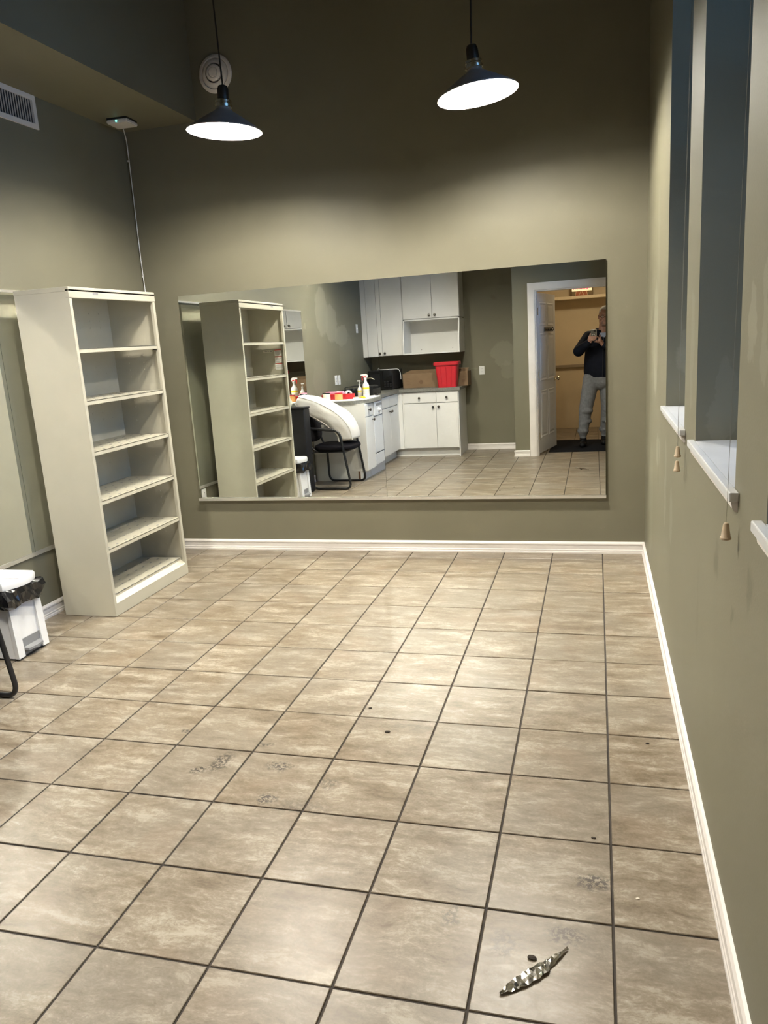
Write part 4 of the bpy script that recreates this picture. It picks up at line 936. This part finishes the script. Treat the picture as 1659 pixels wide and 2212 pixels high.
# uneven glowing red strokes on the lit face
lx = -0.125
yy = YV+0.205
def strokes(segs):
    g = G()
    for (p, q) in segs: g.tube([(p[0], yy+0.003, p[1]), (q[0], yy+0.003, q[1])], 0.0062, 8)
    return g
letters = [[((-.365, 2.19), (-.335, 2.24)), ((-.335, 2.19), (-.365, 2.24)), ((-.35, 2.215), (-.335, 2.215))],
           [((-.305, 2.19), (-.305, 2.245)), ((-.305, 2.245), (-.285, 2.245))], [((-.265, 2.19), (-.255, 2.245)), ((-.255, 2.245), (-.243, 2.19)), ((-.243, 2.19), (-.230, 2.245))],
           [((-.215, 2.195), (-.20, 2.245)), ((-.20, 2.245), (-.188, 2.195))], [((-.165, 2.195), (-.145, 2.195)), ((-.145, 2.195), (-.135, 2.235)), ((-.135, 2.235), (-.158, 2.24))],
           [((-.122, 2.20), (-.108, 2.235)), ((-.108, 2.235), (-.100, 2.21)), ((-.128, 2.215), (-.104, 2.22))]]
for L in letters: strokes(L).build('letter', 'sign_red', fc, True)
g = G(); g.box(-0.335, -0.15, YV+0.17, YV+0.176, 2.093, 2.162); pl = g.build('lower_panel', 'sign_orange', sg)
for (x0, x1) in ((-.325, -.335), (-.25, -.285), (-.235, -.20), (-.165, -.15)):
    g = G(); g.tube([(x0, YV+0.179, 2.16), (x1, YV+0.179, 2.095)], 0.003, 6); g.build('strut', 'vest_trim', pl, True)
t = thing('ceiling_dome_lamp', (-0.10, -6.35, ZV-0.08), 'warm round dome lamp on the cream entry ceiling', 'lamp')
g = G(); g.lathe([(0.15, 0.0), (0.155, -0.02), (0.14, -0.025)], (-0.10, -6.35, ZV), n=32); g.build('base', 'white_trim', t, True)
g = G(); g.lathe([(0.138, -0.02), (0.125, -0.05), (0.08, -0.075), (0.01, -0.085)], (-0.10, -6.35, ZV), n=32); g.build('dome', 'vest_bulb', t, True)

# ------------------------------------------------------------------ person with phone
def cap_blob(g, p0, p1, r0, r1, n=14, sq=(1, 1)):
    """closed tapered capsule"""
    p0, p1 = Vector(p0), Vector(p1); d = p1-p0; L = d.length; t = d.normalized()
    up = Vector((0, 1, 0)) if abs(t.y) < 0.9 else Vector((0, 0, 1)); u = t.cross(up).normalized(); w = u.cross(t)
    prof = [(-r0*math.cos(a), r0*math.sin(a)) for a in [k*math.pi/2/4 for k in range(0, 5)]]
    prof = [(h, max(r, 0.0006)) for h, r in prof]+[(L+r1*math.sin(a), max(r1*math.cos(a), 0.0006)) for a in [k*math.pi/2/4 for k in range(0, 5)]]
    g.loft([g.ring(p0+t*h, u, w, r*sq[0], r*sq[1], n) for h, r in prof])
def ell(g, c, r, n=20, rot=None):
    q = bmesh.ops.create_uvsphere(g.bm, u_segments=n, v_segments=n//2+2, radius=1.0)
    for v in q['verts']:
        p = Vector((v.co.x*r[0], v.co.y*r[1], v.co.z*r[2]))
        if rot: p = rot @ p
        v.co = Vector(c)+p
def remesh(g, name, m, parent, voxel, smooth_it=4, fac=0.5):
    me = bpy.data.meshes.new('tmp'); bmesh.ops.recalc_face_normals(g.bm, faces=g.bm.faces); g.bm.to_mesh(me); g.bm.free()
    o = bpy.data.objects.new('tmp', me); COL.objects.link(o)
    md = o.modifiers.new('r', 'REMESH'); md.mode = 'VOXEL'; md.voxel_size = voxel
    sm = o.modifiers.new('s', 'SMOOTH'); sm.iterations = smooth_it; sm.factor = fac
    dg = bpy.context.evaluated_depsgraph_get(); me2 = bpy.data.meshes.new_from_object(o.evaluated_get(dg))
    bpy.data.objects.remove(o); bpy.data.meshes.remove(me)
    g2 = G(); g2.bm.from_mesh(me2); bpy.data.meshes.remove(me2)
    return g2.build(name, m, parent, 'all')
pe = thing('person', (0.03, -5.47, 0), 'person in navy jacket and grey sweatpants standing on the doormat photographing with a phone', 'person')
hipL, hipR = V(-0.085, -5.47, 0.93), V(0.115, -5.50, 0.93)
kneL, kneR = V(-0.165, -5.42, 0.50), V(0.125, -5.54, 0.50)
ankL, ankR = V(-0.200, -5.42, 0.09), V(0.085, -5.61, 0.09)
chest = V(0.045, -5.475, 1.32); neckb = V(0.065, -5.465, 1.50)
shL, shR = V(-0.125, -5.465, 1.455), V(0.235, -5.49, 1.455)
elL, elR = V(-0.250, -5.285, 1.275), V(0.275, -5.26, 1.24)
def CL(r, u, b): return CM @ Vector((r, u, b))      # camera-space point (right, up, back)
wrL, wrR = CL(-0.075, -0.150, 0.035), CL(0.075, -0.190, 0.075)
HC = V(0.086, -5.425, 1.698)      # head centre
HR = Matrix.Rotation(math.radians(-9), 3, 'X') @ Matrix.Rotation(math.radians(6), 3, 'Y')
def H(x, y, z): return HC+HR @ Vector((x, y, z))
g = G()
ell(g, H(0, -0.010, 0.035), (0.081, 0.099, 0.092), rot=HR); ell(g, H(0, 0.010, -0.045), (0.073, 0.080, 0.084), rot=HR); ell(g, H(0, 0.038, -0.092), (0.046, 0.042, 0.034), rot=HR)
cap_blob(g, H(0, 0.083, 0.012), H(0, 0.106, -0.030), 0.010, 0.015); ell(g, H(-0.013, 0.096, -0.034), (0.009, 0.010, 0.008)); ell(g, H(0.013, 0.096, -0.034), (0.009, 0.010, 0.008))
cap_blob(g, H(-0.050, 0.072, 0.030), H(0.050, 0.072, 0.030), 0.013, 0.013); ell(g, H(-0.047, 0.058, -0.020), (0.024, 0.026, 0.022)); ell(g, H(0.047, 0.058, -0.020), (0.024, 0.026, 0.022))
cap_blob(g, H(-0.020, 0.082, -0.062), H(0.020, 0.082, -0.062), 0.0085, 0.0085); cap_blob(g, H(-0.017, 0.080, -0.075), H(0.017, 0.080, -0.075), 0.0085, 0.0085)
for s in (-1, 1):
    ell(g, H(s*0.079, -0.008, -0.005), (0.010, 0.020, 0.032), rot=HR)
cap_blob(g, neckb-V(0, 0, 0.05), H(0, -0.015, -0.07), 0.070, 0.064)
cap_blob(g, V(0.02, -5.48, 0.97), V(0.035, -5.48, 1.15), 0.135, 0.13, sq=(1.1, 0.8)); cap_blob(g, V(0.035, -5.48, 1.15), chest+V(0, 0, 0.06), 0.13, 0.145, sq=(1.15, 0.8))
cap_blob(g, shL, neckb, 0.055, 0.055); cap_blob(g, shR, neckb, 0.055, 0.055)
for a, b, c in ((shL, elL, wrL), (shR, elR, wrR)): cap_blob(g, a, b, 0.050, 0.040); cap_blob(g, b, c, 0.040, 0.026)
for a, b, c in ((hipL, kneL, ankL), (hipR, kneR, ankR)):
    cap_blob(g, a, b, 0.080, 0.055); cap_blob(g, b, c, 0.052, 0.035); cap_blob(g, c-V(0, 0.02, 0.045), c+V(0, 0.11, -0.048), 0.026, 0.020)
# left hand: palm at the phone's edge, fingers across its back
PB = 0.012                          # camera-space depth of the phone back
def chain(g, pts, rs):
    for (a, b, r0, r1) in zip(pts, pts[1:], rs, rs[1:]): cap_blob(g, a, b, r0, r1, 10)
cap_blob(g, wrL, CL(-0.082, -0.120, 0.026), 0.026, 0.022); ell(g, CL(-0.078, -0.102, 0.022), (0.018, 0.024, 0.036))
for q, (u0, ln, rr) in enumerate(((-0.078, 0.058, 0.0088), (-0.094, 0.066, 0.0090), (-0.110, 0.062, 0.0087), (-0.125, 0.050, 0.0080))):
    chain(g, [CL(-0.074, u0+0.004, 0.014), CL(-0.054, u0, PB-0.0125), CL(-0.050+ln*0.55, u0+0.003, PB-0.0122), CL(-0.050+ln, u0+0.009, PB-0.0108)], [rr*1.15, rr*1.05, rr, rr*0.8])
chain(g, [CL(-0.076, -0.100, 0.030), CL(-0.0705, -0.068, 0.022), CL(-0.0675, -0.042, 0.020)], [0.0125, 0.0105, 0.008])
# right hand steadying below, fingers pointing up beside the phone
cap_blob(g, wrR, CL(0.055, -0.150, 0.055), 0.026, 0.026); ell(g, CL(0.045, -0.135, 0.045), (0.030, 0.022, 0.036))
for q, (r0, u1, rr) in enumerate(((0.058, -0.062, 0.0085), (0.047, -0.112, 0.0090), (0.036, -0.122, 0.0088), (0.024, -0.126, 0.0080))):
    b0 = 0.034
    if q == 0: chain(g, [CL(0.060, -0.120, b0), CL(0.058, -0.088, 0.024), CL(0.052, -0.060, 0.026)], [rr*1.2, rr, rr*0.8])
    else: chain(g, [CL(r0+0.004, -0.150, b0), CL(r0-0.012, -0.148, 0.012), CL(r0-0.030, u1-0.016, 0.010-0.014)], [rr*1.15, rr*1.05, rr*0.8])
chain(g, [CL(0.060, -0.145, 0.052), CL(0.040, -0.105, 0.046), CL(0.018, -0.085, 0.034)], [0.0125, 0.0105, 0.008])
remesh(g, 'body', 'skin', pe, 0.0042, 3, 0.4)
# eyes, brows, glasses, hair, beard
for s in (-1, 1):
    g = G(); ell(g, H(s*0.031, 0.079, 0.012), (0.0105, 0.007, 0.0048), 12); eo = g.build('eye', 'white_plastic', pe, 'all')
    g = G(); ell(g, H(s*0.031, 0.0855, 0.0115), (0.0045, 0.002, 0.0042), 10); g.build('iris', 'black_plastic', eo, 'all')
    g = G(); cap_blob(g, H(s*0.014, 0.088, 0.033), H(s*0.048, 0.078, 0.034), 0.004, 0.003, 8); g.build('eyebrow', 'beard', pe, 'all')
g = G()
for s in (-1, 1):
    g.tube([H(s*0.033+0.023*math.cos(a), 0.101-0.010*abs(s*0.033+0.023*math.cos(a))/0.05, 0.010+0.016*math.sin(a)) for a in [k*math.pi/10 for k in range(21)]], 0.0016, 6)
g.tube([H(-0.010, 0.100, 0.014), H(0, 0.104, 0.018), H(0.010, 0.100, 0.014)], 0.0016, 6); gl_ = g.build('glasses', 'black_plastic', pe, True)
for s in (-1, 1):
    g = G(); g.tube([H(s*0.056, 0.090, 0.012), H(s*0.084, 0.06, 0.012), H(s*0.089, -0.01, 0.010)], 0.0018, 6); g.build('temple', 'black_plastic', gl_, True)
g = G(); ell(g, H(0, -0.018, 0.052), (0.082, 0.098, 0.088), 28, HR)
kill = []
for v in g.bm.verts:
    q = HR.inverted() @ (v.co-HC)
    if (q.y > 0.052 and q.z < 0.098) or q.z < -0.055 or (q.y > 0.020 and q.z < 0.045) or (q.y > -0.02 and q.z < 0.010): kill.append(v)
bmesh.ops.delete(g.bm, geom=kill, context='VERTS'); g.build('hair', 'hair', pe, 'all')
g = G(); cap_blob(g, H(-0.026, 0.083, -0.055), H(0.026, 0.083, -0.055), 0.0055, 0.0055, 8); cap_blob(g, H(-0.024, 0.078, -0.094), H(0.024, 0.078, -0.094), 0.012, 0.012, 10)
for s in (-1, 1): cap_blob(g, H(s*0.029, 0.080, -0.058), H(s*0.027, 0.076, -0.092), 0.0055, 0.008, 8)
remesh(g, 'beard', 'beard', pe, 0.003, 2)
# clothes
g = G()
cap_blob(g, V(0.02, -5.48, 0.985), V(0.03, -5.475, 1.14), 0.165, 0.165, 24, (1.28, 0.86)); cap_blob(g, V(0.03, -5.475, 1.12), V(0.05, -5.475, 1.36), 0.165, 0.160, 24, (1.30, 0.86))
cap_blob(g, shL+V(0.03, 0, -0.02), shR+V(-0.03, 0, -0.02), 0.085, 0.085, 20)
cap_blob(g, shL, neckb-V(0, 0.01, 0.02), 0.075, 0.075); cap_blob(g, shR, neckb-V(0, 0.01, 0.02), 0.075, 0.075)
cap_blob(g, shL+V(0.01, 0, -0.01), elL, 0.088, 0.072, 18); cap_blob(g, elL, elL.lerp(wrL, 0.86), 0.072, 0.046, 18)
cap_blob(g, shR+V(-0.01, 0, -0.01), elR, 0.088, 0.072, 18); cap_blob(g, elR, elR.lerp(wrR, 0.86), 0.072, 0.046, 18)
for k in range(5):
    p = elL.lerp(wrL, 0.1+0.17*k); ell(g, p+V(-0.004*((-1)**k), 0.004, 0), (0.062-0.004*k,)*3, 12)
# trim lower hem flat and collar ring
jk = None
ob = remesh(g, 'jacket', 'jacket', pe, 0.008, 5)
bmj = bmesh.new(); bmj.from_mesh(ob.data); zc = 0.915
bmesh.ops.bisect_plane(bmj, geom=list(bmj.verts)+list(bmj.edges)+list(bmj.faces), plane_co=(0, 0, zc), plane_no=(0, 0, 1), clear_inner=True)
ed = [e for e in bmj.edges if e.is_boundary]; bmesh.ops.contextual_create(bmj, geom=ed); bmj.to_mesh(ob.data); bmj.free(); ob.data.polygons.foreach_set('use_smooth', [True]*len(ob.data.polygons))
g = G(); cr_ = []
for k in range(27):
    a = math.pi*0.62+k*(math.pi*1.76)/26; fr = max(0.0, math.sin(a)); d = V(math.cos(a), math.sin(a), 0)
    o_ = neckb+V(0, -0.006, 0)
    cr_.append([g.bm.verts.new(o_+V(d.x*rx, d.y*ry, zz-0.035*fr)) for rx, ry, zz in ((0.118, 0.112, -0.040), (0.104, 0.098, 0.030), (0.097, 0.092, 0.062), (0.088, 0.083, 0.060), (0.086, 0.080, 0.0), (0.088, 0.082, -0.045))])
g.loft(cr_); g.build('collar', 'jacket', pe, 'all')
g = G(); g.tube([V(0.055, -5.333, 0.93), V(0.06, -5.330, 1.15), V(0.065, -5.34, 1.36), V(0.066, -5.36, 1.44)], 0.006, 8); g.build('zip', 'black_metal', pe, True)
g = G(); g.poly([neckb+V(-0.05, 0.075, -0.005), neckb+V(0.05, 0.075, -0.005), neckb+V(0.0, 0.105, -0.10)], (0, 0.012, 0)); g.build('shirt_front', 'shirt', pe)
g = G()
cap_blob(g, V(0.02, -5.48, 0.90), V(0.02, -5.48, 0.98), 0.155, 0.150, 24, (1.18, 0.85))
for h, k, a in ((hipL, kneL, ankL), (hipR, kneR, ankR)):
    cap_blob(g, h+V(0, 0, -0.02), k, 0.112, 0.088, 20); cap_blob(g, k, a+V(0, 0, 0.10), 0.088, 0.064, 20); ell(g, a+V(0.0, 0, 0.12), (0.078, 0.080, 0.055), 18); cap_blob(g, a+V(0, 0, 0.10), a+V(0, 0, 0.035), 0.053, 0.046, 18)
    ell(g, k+V(0.01, 0.02, -0.02), (0.090, 0.088, 0.05), 16); ell(g, k+V(0.0, 0.0, -0.16), (0.084, 0.082, 0.05), 16)
remesh(g, 'sweatpants', 'sweat', pe, 0.009, 5)
for a in (ankL, ankR):
    g = G(); cap_blob(g, a+V(0, -0.035, -0.052), a+V(-0.01, 0.155, -0.052), 0.048, 0.042, 18, (1.0, 0.85)); cap_blob(g, a+V(0, -0.01, -0.04), a+V(0, 0, 0.045), 0.050, 0.044, 16)
    for v in g.bm.verts: v.co.z = max(v.co.z, 0.010)
    remesh(g, 'shoe', 'shoe', pe, 0.007, 3)
# ring on the hand
rc = CL(-0.036, -0.1085, PB-0.0123)
g = G(); ax = (CL(1, 0, 0)-CL(0, 0, 0)); g.lathe([(0.0102, -0.0028), (0.0114, -0.0026), (0.0114, 0.0026), (0.0102, 0.0028), (0.0102, -0.0028)], rc, ax, 20, cap=False)
tag(g.build('finger_ring', 'gold', None, True), 'gold ring on a finger of the hand holding the phone', 'ring')
ph = thing('mobile_phone', CL(-0.021, -0.060, PB+0.004), 'grey mobile phone with pale edge and ring grip held up at chest height', 'phone')
def cbox(r0, r1, u0, u1, b0, b1, nm, m, bev=0.0):
    g = G(); g.box(r0, r1, u0, u1, b0, b1, bev, 3); return g.build(nm, m, ph, bev > 0, CM)
cbox(-0.057, 0.015, -0.132, 0.014, PB, PB+0.009, 'frame', 'phone_edge', 0.004)
cbox(-0.0545, 0.0125, -0.1295, 0.0115, PB-0.0012, PB+0.001, 'back_cover', 'phone_case', 0.0008)
cbox(-0.022, 0.011, -0.020, 0.0100, PB-0.0030, PB, 'camera_bump', 'black_gloss', 0.001)
for (r, u) in ((0.002, 0.002), (0.002, -0.012), (-0.013, -0.005)):
    g = G(); g.lathe([(0.0055, 0), (0.0055, 0.0012), (0.0035, 0.0014)], (r, u, PB-0.003), (0, 0, -1), 18); g.build('lens', 'black_gloss', ph, True, CM)
g = G(); g.lathe([(0.017, 0.0), (0.021, 0.0), (0.021, 0.003), (0.017, 0.003), (0.017, 0.0)], (-0.022, -0.066, PB-0.001), (0, 0, -1), 30, cap=False); g.build('ring_grip', 'paper', ph, True, CM)
cbox(-0.0545, 0.0125, -0.1295, 0.0115, PB+0.0088, PB+0.0096, 'screen', 'black_gloss', 0.0003)
